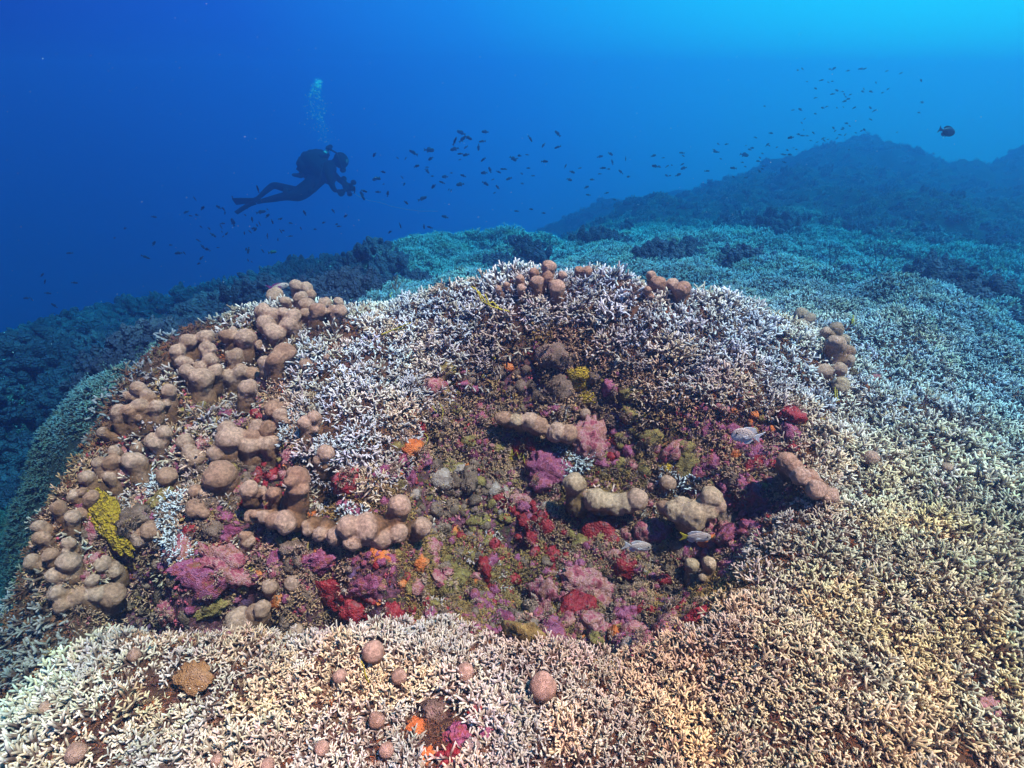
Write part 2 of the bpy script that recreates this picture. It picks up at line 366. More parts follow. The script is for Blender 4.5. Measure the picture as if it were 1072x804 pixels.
def rdir(axis, spread, rnd):
    axis = axis.normalized(); a = axis.orthogonal().normalized(); b = axis.cross(a); an = rnd.random()*2*math.pi
    return (axis*math.cos(spread)+(a*math.cos(an)+b*math.sin(an))*math.sin(spread)).normalized()
def tuft(seed, nst=9, thick=1.0, low=18, high=86):
    rnd = random.Random(seed); mb = MB(); ph = rnd.random()*6
    for i in range(nst):
        an = ph+i*2.399+rnd.uniform(-.3, .3); tilt = R(low+(high-low)*math.sqrt((i+.5)/nst)*rnd.uniform(.85, 1.05))
        d = Vector((math.cos(an)*math.sin(tilt), math.sin(an)*math.sin(tilt), math.cos(tilt)))
        p0 = Vector((math.cos(an), math.sin(an), 0))*rnd.uniform(.001, .005)-Vector((0, 0, .006))
        def grow(p, d, ln, r, lev, t):
            bend = rdir(d, R(18), rnd); d2 = (d+bend*.5+Vector((0, 0, .06))).normalized()
            p1 = p+d*ln*.5; p2 = p1+d2*ln*.5; t2 = t+.33
            tip = lev == 2
            if tip:
                mb.tube([p, p1, p2], [r, r*.95, r*.66], [t, t+.17, 1], 5)
            else:
                mb.tube([p, p1, p2], [r, r*.95, r*.9], [t, t+.17, t2], 5)
                n = rnd.choice((2, 2, 3)) if lev == 0 else rnd.choice((1, 2, 2, 3))
                side = rdir(d2, math.pi/2, rnd)
                for k in range(n):
                    sp = R(rnd.uniform(26, 58))*(1 if k % 2 else -1) if n > 1 else R(12)
                    dd = (d2*math.cos(sp)+side*math.sin(sp)+rdir(d2, 1.2, rnd)*.15).normalized()
                    if k == 2: dd = (d2+rdir(d2, 1.4, rnd)*.5).normalized()
                    grow(p2-d2*r*.4, dd, ln*rnd.uniform(.6, .9), r*.84, lev+1, t2)
        grow(p0, d, rnd.uniform(.0115, .0175), .0022*thick*rnd.uniform(.85, 1.2), 0, 0)
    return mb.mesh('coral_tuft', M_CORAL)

def variants(name, meshes):
    c = bpy.data.collections.new(name)
    for m in meshes:
        o = bpy.data.objects.new(name+'_piece', m); c.objects.link(o)
    return c
VC_TUFT = variants('tuft_source', [tuft(100+i, nst=7+i % 4, thick=(.92, 1.05, 1.2, 1.0)[i % 4]) for i in range(8)])

def scatter(name, P, E, SC, TI, src, nvar, label, seed=0, parent=None):
    n = len(P); me = bpy.data.meshes.new(name); me.vertices.add(n); me.vertices.foreach_set('co', np.asarray(P, np.float32).ravel())
    def att(k, ty, f, a): x = me.attributes.new(k, ty, 'POINT'); x.data.foreach_set(f, np.asarray(a).ravel())
    att('rot', 'FLOAT_VECTOR', 'vector', np.asarray(E, np.float32)); att('scl', 'FLOAT', 'value', np.asarray(SC, np.float32))
    att('idx', 'INT', 'value', np.random.default_rng(seed).integers(0, nvar, n).astype(np.int32))
    att('tint', 'FLOAT_VECTOR', 'vector', np.asarray(TI, np.float32))
    me.update()
    o = link(name, me, parent); ng = bpy.data.node_groups.new(name+'_grow', 'GeometryNodeTree')
    ng.interface.new_socket('Geometry', in_out='INPUT', socket_type='NodeSocketGeometry')
    ng.interface.new_socket('Geometry', in_out='OUTPUT', socket_type='NodeSocketGeometry')
    gi = ng.nodes.new('NodeGroupInput'); go = ng.nodes.new('NodeGroupOutput')
    ip = ng.nodes.new('GeometryNodeInstanceOnPoints'); ci = ng.nodes.new('GeometryNodeCollectionInfo')
    ci.inputs['Collection'].default_value = src; ci.inputs['Separate Children'].default_value = True; ci.inputs['Reset Children'].default_value = True
    def na(k, ty):
        x = ng.nodes.new('GeometryNodeInputNamedAttribute'); x.data_type = ty; x.inputs['Name'].default_value = k; return x.outputs['Attribute']
    ng.links.new(gi.outputs[0], ip.inputs['Points']); ng.links.new(ci.outputs[0], ip.inputs['Instance']); ip.inputs['Pick Instance'].default_value = True
    ng.links.new(na('idx', 'INT'), ip.inputs['Instance Index'])
    er = ng.nodes.new('FunctionNodeEulerToRotation'); ng.links.new(na('rot', 'FLOAT_VECTOR'), er.inputs[0]); ng.links.new(er.outputs[0], ip.inputs['Rotation'])
    ng.links.new(na('scl', 'FLOAT'), ip.inputs['Scale']); ng.links.new(ip.outputs[0], go.inputs[0])
    md = o.modifiers.new('grow', 'NODES'); md.node_group = ng
    tag(o, label, kind='stuff')
    return o

def eulers(Nrm, up=.35, jitter=.3, seed=0):
    r = np.random.default_rng(seed); D = Nrm*(1-up)+np.array([0, 0, 1])*up+r.normal(0, jitter, Nrm.shape)
    D /= np.linalg.norm(D, axis=1, keepdims=True); out = np.zeros_like(D); sp = r.uniform(0, 2*np.pi, len(D))
    # rotation Z(sp) first, then tilt: R = Rz(phi) Ry(theta) Rz(sp)
    th = np.arccos(np.clip(D[:, 2], -1, 1)); ph = np.arctan2(D[:, 1], D[:, 0])
    c, s_ = np.cos, np.sin
    a, b, g = ph, th, sp
    R00 = c(a)*c(b)*c(g)-s_(a)*s_(g); R10 = s_(a)*c(b)*c(g)+c(a)*s_(g); R20 = -s_(b)*c(g)
    R21 = s_(b)*s_(g); R22 = c(b)
    out[:, 1] = np.arcsin(np.clip(-R20, -1, 1)); out[:, 0] = np.arctan2(R21, R22); out[:, 2] = np.arctan2(R10, R00)
    return out

def loggrid(k, r0, r1, a0, a1, seed):
    r = np.random.default_rng(seed); na = int((a1-a0)/k); nr = int(math.log(r1/r0)/k)
    ai, ri = np.meshgrid(np.arange(na), np.arange(nr), indexing='ij')
    a = a0+(ai+r.uniform(-.1, 1.1, ai.shape))*k; l = math.log(r0)+(ri+r.uniform(-.1, 1.1, ri.shape))*k
    a = a.ravel(); rr = np.exp(l.ravel()); return np.sin(a)*rr, np.cos(a)*rr, rr

# --- white and cream coral carpet
x, y, r = loggrid(.0100, .30, 23, R(-62), R(62), 5)
sp = .0300*np.power(np.minimum(r, 2.3)/1.2, .60)*np.power(np.maximum(r, 2.3)/2.3, .5)*(1-.38*sstep(2.2, 3.4, r))            # wanted spacing
keep = rng.random(len(x)) < np.clip((.0100*r/sp)**2, 0, 1)
x, y, r = x[keep], y[keep], r[keep]
hl = hollow(x, y); kz = poly_sd(KNOBZONE, x, y)
z = H(x, y); nr_ = Hn(x, y)
low = z-(Hbase(x, y))                      # cushions stand up, gaps lie low
patch = fbm(x*2.6, y*2.6, 4, 91)
pr = np.ones_like(x)
pr *= 1-.97*sstep(-.03, .03, hl)*(r < 3)
bare = fbm(x*6, y*6, 3, 92)
pr = np.maximum(pr, .75*(bare > .60)*(r < 3)*(kz > -.02))
pr *= np.where(r > 2.6, sstep(-.13, .02, low)*.93+.07, 1)
pr *= np.where((r < 2.6), 1-.2*sstep(.62, .74, fbm(x*3.3, y*3.3, 3, 96)), 1)
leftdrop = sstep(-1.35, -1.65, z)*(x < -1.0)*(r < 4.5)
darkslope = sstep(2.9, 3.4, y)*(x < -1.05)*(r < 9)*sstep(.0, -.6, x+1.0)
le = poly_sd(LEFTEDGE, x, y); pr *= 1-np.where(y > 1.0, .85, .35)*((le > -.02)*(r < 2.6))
pr *= (1-.9*darkslope)*(1-.55*sstep(6.5, 9, r))
keep = rng.random(len(x)) < pr
le = le[keep]; x, y, r, z, nr_, hl, ld = x[keep], y[keep], r[keep], z[keep], nr_[keep], hl[keep], leftdrop[keep]
P = np.stack([x, y, z], 1)
sc = np.power(np.minimum(r, 2.3)/1.2, np.where(r < 1.2, .35, .52))*np.power(np.maximum(r, 2.3)/2.3, .5)*(1-.38*sstep(2.2, 3.4, r))*rng.uniform(.75, 1.25, len(x))*1.32*(.72+.62*fbm(x*5, y*5, 2, 97))
sc *= np.where((nr_[:, 2] < .6), .85, 1)
# living colour of each tuft, with left-side shade and water haze put in
w0 = np.array([.80, .73, .70]); w1 = np.array([.88, .64, .33]); w2 = np.array([.58, .36, .27]); w3 = np.array([.46, .30, .17])
f1 = sstep(-.1, 1.0, x)*sstep(1.9, .9, y)
f1 = np.clip(f1+sstep(1.1, .75, y)*.55, 0, 1)
nn = fbm(x*3, y*3, 4, 93)
f1 = np.clip(f1*(.55+nn), 0, 1)[:, None]
T = w0*(1-f1)+w1*f1
f2 = (sstep(-.20, .0, hl)*(r < 3)*.75+.3*sstep(.55, .7, fbm(x*2.2, y*2.2, 3, 94))*(r < 4))[:, None]; f2 = np.clip(f2, 0, .9)
T = T*(1-f2)+w2*f2
f3 = (sstep(.72, .86, rng.random(len(x)))*.7)[:, None]; T = T*(1-f3)+w3*f3
cz = fbm(x*9, y*9, 2, 98)[:, None]
T *= 1.04*(.72+.62*cz)*np.array([1, .97, .97])
T = np.where(cz > .62, T*np.array([1.0, .89, .75]), np.where(cz < .36, T*np.array([.88, .93, 1.0]), T))
T *= rng.uniform(.78, 1.12, (len(x), 1))*(1+rng.normal(0, .04, (len(x), 3)))
T *= (1-.62*ld)[:, None]  # left drop: missing light painted in as a darker tint
T *= (1-.25*sstep(2.3, 3.4, r)-.40*sstep(6.5, 10, r))[:, None]  # tufts darkened by distance, light loss put into the colour
T *= 1-sstep(2.5, 3.6, r)[:, None]*np.array([.50, .20, .0])  # red and green cut with distance, water haze painted into the tint
lf = (le > -.02)*(r > .9); T *= (1-.6*lf)[:, None]  # left edge: shade beyond the knobs put into the tuft colour
near = r < 2.7
print('tufts', len(x), near.sum())
ex = np.ones(len(x), bool)
for a_, b_, q_ in [(465,765,.068),(213,709,.018),(1030,742,.03),(570,717,.02),(389,684,.02)]:
    p_ = at(a_, b_, hitbase(a_, b_, H)); ex &= (x-p_.x)**2+(y-p_.y)**2 > q_*q_
spr = []
for a_, b_, n_s in [(603,480,7),(612,470,5),(597,492,5),(708,506,4),(186,562,9),(190,580,7),(165,510,6),(188,522,7),(178,545,6),(375,540,5),(350,470,8),(300,445,6),(560,330,4)]:
    for _ in range(n_s): spr.append((a_+rng.normal(0, 7), b_+rng.normal(0, 6)))
sp_ = [at(a_, b_, hitbase(a_, b_, H)-.012) for a_, b_ in spr]; ns_ = len(sp_)
P = np.concatenate([P[ex], np.array([tuple(p) for p in sp_])]); x, y = P[:, 0], P[:, 1]; r = np.concatenate([r[ex], np.full(ns_, 1.6)]); near = r < 2.7
nr_ = np.concatenate([nr_[ex], Hn(x[-ns_:], y[-ns_:])]); sc = np.concatenate([sc[ex], rng.uniform(.9, 1.4, ns_)]); T = np.concatenate([T[ex], np.array([.80, .72, .68])*rng.uniform(.75, 1.05, (ns_, 1))])
lean = np.stack([fbm(x*6, y*6, 2, 101)-.5, fbm(x*6, y*6, 2, 102)-.5, np.zeros_like(x)], 1)*2.2
E = eulers(nr_+lean, .3, .24, 3)
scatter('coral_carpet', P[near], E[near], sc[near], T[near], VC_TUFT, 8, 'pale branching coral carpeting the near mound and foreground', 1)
scatter('coral_carpet', P[~near], E[~near], sc[~near], T[~near], VC_TUFT, 8, 'branching coral carpet with water blue put into its colour, on the ridges behind the mound', 2)

# --- short weed, crust and dead twigs between the living branches
def undergrowth():
    x, y, r = loggrid(.0135, .35, 2.9, R(-62), R(62), 55)
    hl = hollow(x, y); keep = (hl < .02); x, y, r = x[keep], y[keep], r[keep]
    q = fbm(x*5, y*5, 3, 401)[:, None]; v = rng.random((len(x), 1))
    T = np.where(v < .45, np.array([.30, .12, .05]), np.where(v < .7, np.array([.20, .06, .05]), np.where(v < .85, np.array([.38, .26, .12]), np.array([.45, .13, .03]))))
    T = T*np.array([1, .8, .7])*(.6+.8*q)*rng.uniform(.4, 1.1, (len(x), 1)); n2 = Hn(x, y); P2 = np.stack([x, y, H(x, y)-.001], 1); tw = rng.random(len(x)) < .6
    scatter('undergrowth', P2[tw], eulers(n2[tw], .1, .5, 56), rng.uniform(.35, .75, tw.sum())*np.power(r[tw]/1.2, .8), T[tw], VC_TUFT, 8, 'brown weed and dead twigs between the living coral branches', 57)
# --- dead brown and pink branching rubble inside the hollow
x, y, r = loggrid(.0105, .7, 2.7, R(-55), R(45), 15)
hl = hollow(x, y); kz = poly_sd(KNOBZONE, x, y)
q = fbm(x*5, y*5, 3, 61)
keep = (hl > -.04) & (rng.random(len(x)) < sstep(.33, .50, q)*np.where(kz > 0, .4, .95))
x, y, r = x[keep], y[keep], r[keep]; n2 = Hn(x, y); q = fbm(x*4, y*4, 3, 62)[:, None]; v = rng.random((len(x), 1))
T = np.array([.54, .31, .14])*(1-v)+np.array([.62, .32, .22])*v
gr = sstep(.52, .62, q); T = T*(1-gr)+np.array([.40, .22, .06])*gr
T *= np.array([1, .88, .82])*rng.uniform(.45, 1.3, (len(x), 1))
scatter('branch_rubble', np.stack([x, y, H(x, y)-.002], 1), eulers(n2, .1, .6, 4), rng.uniform(.6, 1.15, len(x))*r/1.5, T, VC_TUFT, 8,
        'brown and pink dead coral branches littering the hollow', 3)
undergrowth()

# ---------------------------------------------------------------- finger coral colonies
def lobe_mesh(name, Apt, Bpt, ra, rb, seed, bendv=None, seg=18):
    """a blunt coral finger from root A to the centre of its round head B"""
    Apt, Bpt = Vector(Apt), Vector(Bpt); ax = (Bpt-Apt); ln = ax.length; d = ax.normalized()
    a = d.orthogonal().normalized(); b = d.cross(a)
    prof = []
    n1 = max(3, int(ln/rb*3.2))
    for i in range(n1):
        f = i/n1; neck = 1-.15*math.exp(-((f-.72)/.2)**2)
        prof.append((f*ln, (ra+(rb-ra)*f**1.3)*neck))
    for i in range(8):
        an = i/8*math.pi/2; prof.append((ln+math.sin(an)*rb*.92, math.cos(an)*rb))
    bv = bendv or (a*random.uniform(-.12, .12)*ln)
    V, F, T = [], [], []; off = Vector((seed*3.7, seed*1.3, 0)); tot = ln+rb
    for j, (h, r) in enumerate(prof):
        f = h/tot
        for k in range(seg):
            an = 2*math.pi*k/seg; o = (a*math.cos(an)+b*math.sin(an))
            p = Apt+d*h+o*r+bv*math.sin(min(1, f)*math.pi)
            q = Vector(p)*(1/rb)
            p = p+(o*(1-f*.5)+d*f*.5)*rb*(.26*mn.noise(q*.8+off)+.13*mn.noise(q*2.2+off)+.018*mn.noise(q*7+off))
            V.append(p); T.append(f)
    m = len(prof)
    for j in range(m-1):
        for k in range(seg):
            F.append((j*seg+k, j*seg+(k+1) % seg, (j+1)*seg+(k+1) % seg, (j+1)*seg+k))
    V.append(Apt+d*(tot-.06*rb)+bv*0); T.append(1)
    for k in range(seg): F.append(((m-1)*seg+k, (m-1)*seg+(k+1) % seg, len(V)-1))
    return mesh_np(name, V, F, {'t': T})

LOBEPX = []
def colony(label, lobes, group=None, mats=(M_KNOB, M_KNOB, M_KNOB3), name='finger_coral', cat='coral', rs=1.0, stalk=2.4, lift=0.0):
    for l in lobes: LOBEPX.append((l[0], l[1], l[2]))
    """lobes: head pixel, head radius in px, root offset in px (optional); all placed on the surveyed terrain"""
    cx = sum(l[0] for l in lobes)/len(lobes); cy = sum(l[1] for l in lobes)/len(lobes)
    ts = []
    for l in lobes:
        dx, dy = (l[3], l[4]) if len(l) > 3 else ((cx-l[0])*.22, l[2]*stalk)
        ts.append(hit(l[0]+dx, l[1]+dy) or 99)
    med = sorted(ts)[len(ts)//2]
    root = at(cx, cy+15, med); e = None
    rootp = Vector((root.x, root.y, float(H(np.array([root.x]), np.array([root.y]))[0])))
    single = len(lobes) == 1
    e = None if single else tag(empty(name, rootp), label, cat, group)
    AB = []
    for i, l in enumerate(lobes):
        t = ts[i]
        if abs(t-med) > .22: t = med+.03*(1 if t > med else -1)
        t -= lift
        dx, dy = (l[3], l[4]) if len(l) > 3 else ((cx-l[0])*.22, l[2]*stalk)
        r = l[2]*t/FPX*rs
        A_ = at(l[0]+dx, l[1]+dy, t)+(Vector((0, .3*r, -.9*r)) if not lift else Vector((0, .5*r, -.35*r)))-rootp; B_ = at(l[0], l[1], t*.985)-rootp
        mt = l[5] if len(l) > 5 else random.choice(mats)
        AB.append((A_, B_, r*random.uniform(.84, 1.02), r*.95, mt, len(AB)))
        if not single:   # short side bud, as these corals grow
            if random.random() < .25:
                d_ = Vector((random.uniform(-1, 1), random.uniform(-.7, .1), random.uniform(-.1, .5))).normalized(); c_ = A_.lerp(B_, random.uniform(.35, .8))
                AB.append((c_, c_+d_*r*random.uniform(1.0, 1.35), r*.6, r*.55, mt, AB[-1][5]))
    if single:
        A_, B_, ra, rb, mt, _ = AB[0]
        o = link(name, lobe_mesh('lobe', A_, B_, ra, rb, len(label)), mat=mt); o.location = rootp; tag(o, label, cat, group); return None
    V, F = [], []
    for k, (A_, B_, ra, rb, mt, own) in enumerate(AB):
        m_ = lobe_mesh('lobe', A_, B_, ra, rb, k*7+len(label), seg=14); n0 = len(V)
        V += [v.co.copy() for v in m_.vertices]; F += [tuple(n0+q for q in p.vertices) for p in m_.polygons]; F.append(tuple(range(n0, n0+14))[::-1]); bpy.data.meshes.remove(m_)
    rm = sum(a[3] for a in AB)/len(AB)
    tmp = bpy.data.meshes.new('tmp'); tmp.from_pydata([tuple(v) for v in V], [], F); to = bpy.data.objects.new('tmp', tmp); COL.objects.link(to)
    md = to.modifiers.new('r', 'REMESH'); md.mode = 'VOXEL'; md.voxel_size = rm*.15
    md = to.modifiers.new('s', 'SMOOTH'); md.factor = .5; md.iterations = 2
    dg = bpy.context.evaluated_depsgraph_get(); ev = to.evaluated_get(dg); fm = ev.to_mesh()
    n = len(fm.vertices); co = np.empty(n*3); fm.vertices.foreach_get('co', co); co = co.reshape(-1, 3); nn_ = np.empty(n*3); fm.vertices.foreach_get('normal', nn_); nn_ = nn_.reshape(-1, 3)
    fc = [tuple(p.vertices) for p in fm.polygons]; ev.to_mesh_clear(); bpy.data.objects.remove(to); bpy.data.meshes.remove(tmp)
    hs = np.array([mn.noise(Vector(c)*(1.1/rm))*.13+mn.noise(Vector(c)*(3.1/rm))*.07+mn.noise(Vector(c)*(8/rm))*.02 for c in co])*rm
    co = co+nn_*hs[:, None]
    best = np.full(n, 1e9); own_ = np.zeros(n, int); tt = np.zeros(n)
    for (A_, B_, ra, rb, mt, own) in AB:
        a_ = np.array(A_); b_ = np.array(B_); ab = b_-a_; L2 = ab @ ab; f = np.clip(((co-a_) @ ab)/L2, 0, 1); dd = np.linalg.norm(co-(a_+f[:, None]*ab), axis=1)/rb
        ff = np.clip(((co-a_) @ ab)/L2*.72+.05, 0, 1); m_ = dd < best; best[m_] = dd[m_]; own_[m_] = own; tt[m_] = ff[m_]
    whole = bpy.data.meshes.new('w'); whole.from_pydata(co.tolist(), [], fc); whole.update(); wn_ = np.empty(n*3); whole.vertices.foreach_get('normal', wn_); wn_ = wn_.reshape(-1, 3); bpy.data.meshes.remove(whole)
    fo = np.array([own_[f[0]] for f in fc])
    for _ in range(3):
        par = list(range(len(fc))); seen = {}
        def root_(a):
            while par[a] != a: par[a] = par[par[a]]; a = par[a]
            return a
        for q, f_ in enumerate(fc):
            for v in f_:
                key = (v, fo[q])
                if key in seen: par[root_(q)] = root_(seen[key])
                else: seen[key] = q
        rts = [root_(q) for q in range(len(fc))]; cnt = {}
        for q in rts: cnt[q] = cnt.get(q, 0)+1
        big = {}
        for q in cnt:
            k_ = fo[q]
            if k_ not in big or cnt[q] > cnt[big[k_]]: big[k_] = q
        stray = [q for q in range(len(fc)) if big[fo[q]] != rts[q]]
        if not stray: break
        vo_ = {}
        for q, f_ in enumerate(fc):
            if big[fo[q]] == rts[q]:
                for v in f_: vo_[v] = fo[q]
        for q in stray:
            for v in fc[q]:
                if v in vo_: fo[q] = vo_[v]; break
    for k in sorted(set(fo.tolist())):
        fs = [fc[q] for q in np.nonzero(fo == k)[0]]; used = sorted({v for f in fs for v in f}); ix = {v: q for q, v in enumerate(used)}
        me = mesh_np('lobe', co[used].tolist(), [tuple(ix[v] for v in f) for f in fs], {'t': tt[used]})
        me.normals_split_custom_set_from_vertices(wn_[used].tolist())
        link('lobe', me, e, AB[[a[5] for a in AB].index(k)][4])
    return e

G1 = 'clusters of tan finger coral on the mound'
colony('tan finger coral cluster highest on the left rim, dark slope behind it',
  [(197,357,9),(215,353,9),(217,366,9),(188,367,8),(190,379,7),(198,379,5),(219,377,8),(209,384,7)], G1)
colony('three rounded tan knobs standing just right of the highest left cluster',
  [(236,352,8),(244,347,5),(258,354,11),(247,372,9)], G1)
colony('broad tan finger coral with a thick trunk below the highest left cluster',
  [(196,390,9,8,26),(213,396,12,-2,26),(226,388,8,-4,20),(240,394,9,0,18),(253,388,8),(265,392,9),(262,406,10)], G1)
colony('finger coral with one round ball above its trunks on the upper left rim',
  [(143,408,9,8,22),(154,415,8,4,20),(147,425,9,4,22),(164,426,8),(177,420,10,6,26),(177,409,8),(125,430,8,6,24),(134,431,8,2,24)], G1)
colony('low finger coral pair reaching left below the round ball cluster',
  [(108,452,6,18,6),(144,467,7,14,6),(162,463,11,4,14),(171,453,8)], G1)
colony('upright brown fingers on the left edge above the yellow sponge',
  [(104,484,7,8,22),(118,483,9,4,30),(119,473,7),(138,484,12,4,26),(115,500,8,6,20)], G1)
colony('three small tan knobs hanging off the left edge beside the yellow sponge',
  [(91,499,8,12,14),(78,518,7,16,8),(86,515,6,12,8),(97,520,8)], G1)
colony('long tan finger and two round knobs at the far left of the mound',
  [(60,531,8,6,18),(66,545,9,18,-6),(84,538,8,10,4),(40,551,7,16,8),(76,541,8)], G1)
colony('stubby tan finger coral jutting out at the leftmost point of the mound',
  [(43,564,8,6,16),(70,569,7,0,16),(34,586,8,22,6),(52,581,8,8,14),(70,589,12,0,16),(57,603,9,8,12)], G1)
colony('pale branching finger coral at the lowest left corner over the shaded slope',
  [(60,620,10,22,4),(66,633,9,14,-8),(81,625,12,14,4),(98,607,7,0,20),(100,622,9,0,10),(119,622,13,-6,10),(115,635,9,4,-8),(108,590,9,6,10),(116,598,10,6,8)], G1)
colony('forked tan finger lying over the foot of the yellow sponge',
  [(131,566,7,16,-2),(148,564,10,8,-4),(158,555,11,-8,8),(146,556,8)], G1)
colony('short pair of tan fingers in white branches left of the biggest knob',
  [(192,463,9,6,12),(199,472,8),(206,479,10,-4,10),(174,499,11,2,12,M_KNOB3)], G1)
colony('biggest rounded tan knob with two small fingers at its left foot',
  [(230,498,18,2,18),(204,515,8,14,4),(216,519,8,12,4),(206,531,10,8,6,M_KNOB3)], G1)
colony('stout tan knobs joined side by side above the biggest knob',
  [(237,449,10,4,26),(240,460,15,2,22),(262,467,11,-2,18),(281,465,12,2,20),(264,456,9)], G1)
colony('small grouped knobs between white branch patches in the middle left',
  [(286,429,11,4,10),(295,434,8),(281,448,9),(270,446,8)], G1)
colony('pair of pinkish knobs poking from white coral beside the dark gap',
  [(329,437,8),(319,443,8)], G1)
colony('tan coral lump rising just above the dark cave mouth',
  [(341,475,10,-2,16),(334,482,6)], G1)
colony('tall finger coral column standing on a horizontal branch beside the dark cave',
  [(311,499,12,-6,36),(312,512,10,-4,26),(286,516,7,2,14),(299,547,12,10,-2),(288,545,9,14,2),(276,540,7,16,2),(262,541,7,16,2),(263,512,9,0,14)], G1, lift=.055, rs=1.12)
colony('long horizontal finger coral with blunt tips reaching right in mid frame',
  [(323,554,7,8,-8),(336,559,8,8,-10),(351,561,9,14,-10),(370,567,10,4,-12),(382,563,9,4,-12),(365,552,12,14,4),(384,551,14,12,6),(401,562,11,-4,-10),(416,559,10,-12,-6),(417,530,12,-10,24),(441,552,10,-14,8)], G1, lift=.055, rs=1.12)
colony('two tan fingers side by side below the left cave wall',
  [(261,567,7,-6,12),(256,561,7)], G1)
colony('rounded coral head pair emerging from the cavity at lower left',
  [(250,648,13,4,14),(248,668,12,4,10),(266,640,8),(276,636,9)], G1, lift=.06)
colony('knobbly tan fingers clustered on the crest left of the white carpet',
  [(303,341,11,2,14),(277,339,10),(286,351,11,2,14),(276,325,9),(284,329,8),(296,329,8),(307,332,9),(320,328,7),(333,326,9),(349,325,7),(357,326,8)], G1)
colony('fat slanted tan finger above a low knob beside the white carpet',
  [(300,370,12,-8,16),(291,376,10),(278,381,9)], G1)
colony('bluish brown fingers on the skyline at the upper left of the mound',
  [(310,300,8,2,14),(321,302,7),(316,312,8),(326,308,6),(320,320,9),(341,317,7),(354,317,6),(289,309,9,2,12),(298,316,6)], G1)
colony('tall brown knob cluster on the middle of the crest',
  [(575,280,8,0,14),(558,286,6,2,10),(545,291,5),(574,289,6),(562,295,7,0,14),(583,301,9,2,14),(589,288,5),(545,302,5),(530,298,4),(522,302,4)], G1)
colony('two brown knobs side by side on the crest right of the tall cluster',
  [(606,284,6),(615,284,6)], G1)
colony('pair of brown knobs on the crest with a smaller knob behind',
  [(688,297,9,0,14),(681,289,6),(677,304,5)], G1)
colony('bent brown finger with two heads on the right part of the crest',
  [(704,297,7,4,12),(714,303,10,2,16),(707,301,6)], G1)
colony('slender fingers on the right shoulder, leftmost of two neighbouring clusters',
  [(839,329,8,2,14),(847,333,7,0,14),(837,342,9,4,18),(851,374,8,4,16)], G1)
colony('tall trunked finger coral on the right shoulder beside a yellow frond',
  [(864,348,6,10,6),(875,344,8,2,22),(874,361,12,-4,28),(887,368,8,-2,22),(884,356,6),(862,390,9,6,10),(878,386,8,0,14),(880,402,10,0,10,M_KNOB2)], G1)
colony('bent olive finger coral arching like an arm in the middle of the hollow',
  [(601,506,11,4,28,M_KNOB2),(610,515,7,6,8),(624,522,12,6,6,M_KNOB2),(634,526,10,-4,4,M_KNOB2),(646,528,11,-10,0,M_KNOB2),(656,526,10,-8,4,M_KNOB2),(667,522,11,-10,6)], G1, lift=.055, rs=1.12)
colony('curved olive coral shaped like a horn at the right of the hollow',
  [(695,530,7,12,6),(713,527,8,6,12,M_KNOB2),(708,536,11,12,2,M_KNOB2),(724,538,15,0,6,M_KNOB2),(740,532,12,-4,6,M_KNOB2),(745,520,11,-4,14,M_KNOB2),(750,529,9,-8,4)], G1, lift=.055, rs=1.12)
colony('two short olive stubs rising side by side low in the hollow',
  [(724,592,8,0,20,M_KNOB2),(742,591,8,-2,20,M_KNOB2)], G1)
colony('pale double finger lying among purple lumps in the upper hollow',
  [(554,442,9,10,4),(565,446,9,-6,2),(583,452,10,8,2),(594,456,10,-10,-2),(540,441,7,6,6,M_KNOB2),(527,438,8,8,6,M_KNOB3)], G1, lift=.055, rs=1.12)
colony('three segmented tan fingers in a slanting row at the right of the hollow',
  [(824,484,10,4,12),(831,489,9,6,6),(838,497,9,8,4),(847,499,8,-8,2),(854,514,10,8,2),(868,519,9,-12,-6)], G1, lift=.055, rs=1.12)

G2 = 'solitary rounded coral knobs in the foreground carpet'
for l_, lb in [((570,717,17), 'largest round coral ball alone in the foreground carpet, below the hollow'),
  ((389,684,14), 'wide brown coral dome with a yellow frond before it'),
  ((355,709,9), 'small tan knob left of the brown dome, half sunk in the carpet'),
  ((417,709,10), 'round tan knob right of the brown dome, between it and the next knob'),
  ((488,703,11), 'flattened tan knob midway between the brown dome and the large ball'),
  ((393,755,10), 'pale tan knob in the carpet below the brown dome'),
  ((405,785,9), 'brown knob near the bottom edge beside the red rubble patch'),
  ((336,784,9), 'tan knob near the bottom edge, in the carpet left of the pale knob'),
  ((280,801,8), 'knob cut by the bottom edge of the carpet'),
  ((228,795,7), 'reddish knob near the bottom edge, between two larger lumps'),
  ((140,686,8), 'olive grey knob where the carpet meets the left cave shadow'),
  ((48,742,9), 'tan knob on the lower left margin of the carpet'),
  ((81,787,12), 'twin lump of tan coral in the bottom left corner'),
  ((311,660,9), 'greyish round knob just under the cavity at lower left'),
  ((911,479,10), 'single tan knob alone in cream coral at the right of the hollow'),
  ((992,490,7), 'pinkish small knob sunk in pale coral near the right edge'),
  ((986,355,5), 'tiny orange brown knob in a dark dip near the right edge'),
  ((744,309,6), 'small brown knob at the right end of the crest'),
  ((632,289,6), 'single knob on the crest right of the tall cluster'),
  ((647,289,6), 'oval knob on the crest in the gap before the pair'),
  ((815,340,5), 'very small knob left of the slender fingers on the right shoulder'),
  ((319,382,8), 'round knob alone at the edge of the white carpet below the fat finger'),
  ((342,374,5), 'tiny brown knob in the white carpet beside the round knob'),
  ((282,614,10), 'brown rounded knob in the lower left cave beside orange sponge'),
  ((308,610,11), 'brown lobed knob in the lower left cave right of its neighbour'),
  ((613,433,7), 'small knob capping a pink lump in the upper hollow'),
  ((700,505,10), 'brown cone shaped knob between the bent coral and the horn coral')]:
    colony(lb, [l_], G2, mats=(M_KNOB,), name='round_coral', stalk=.6, rs=.88)

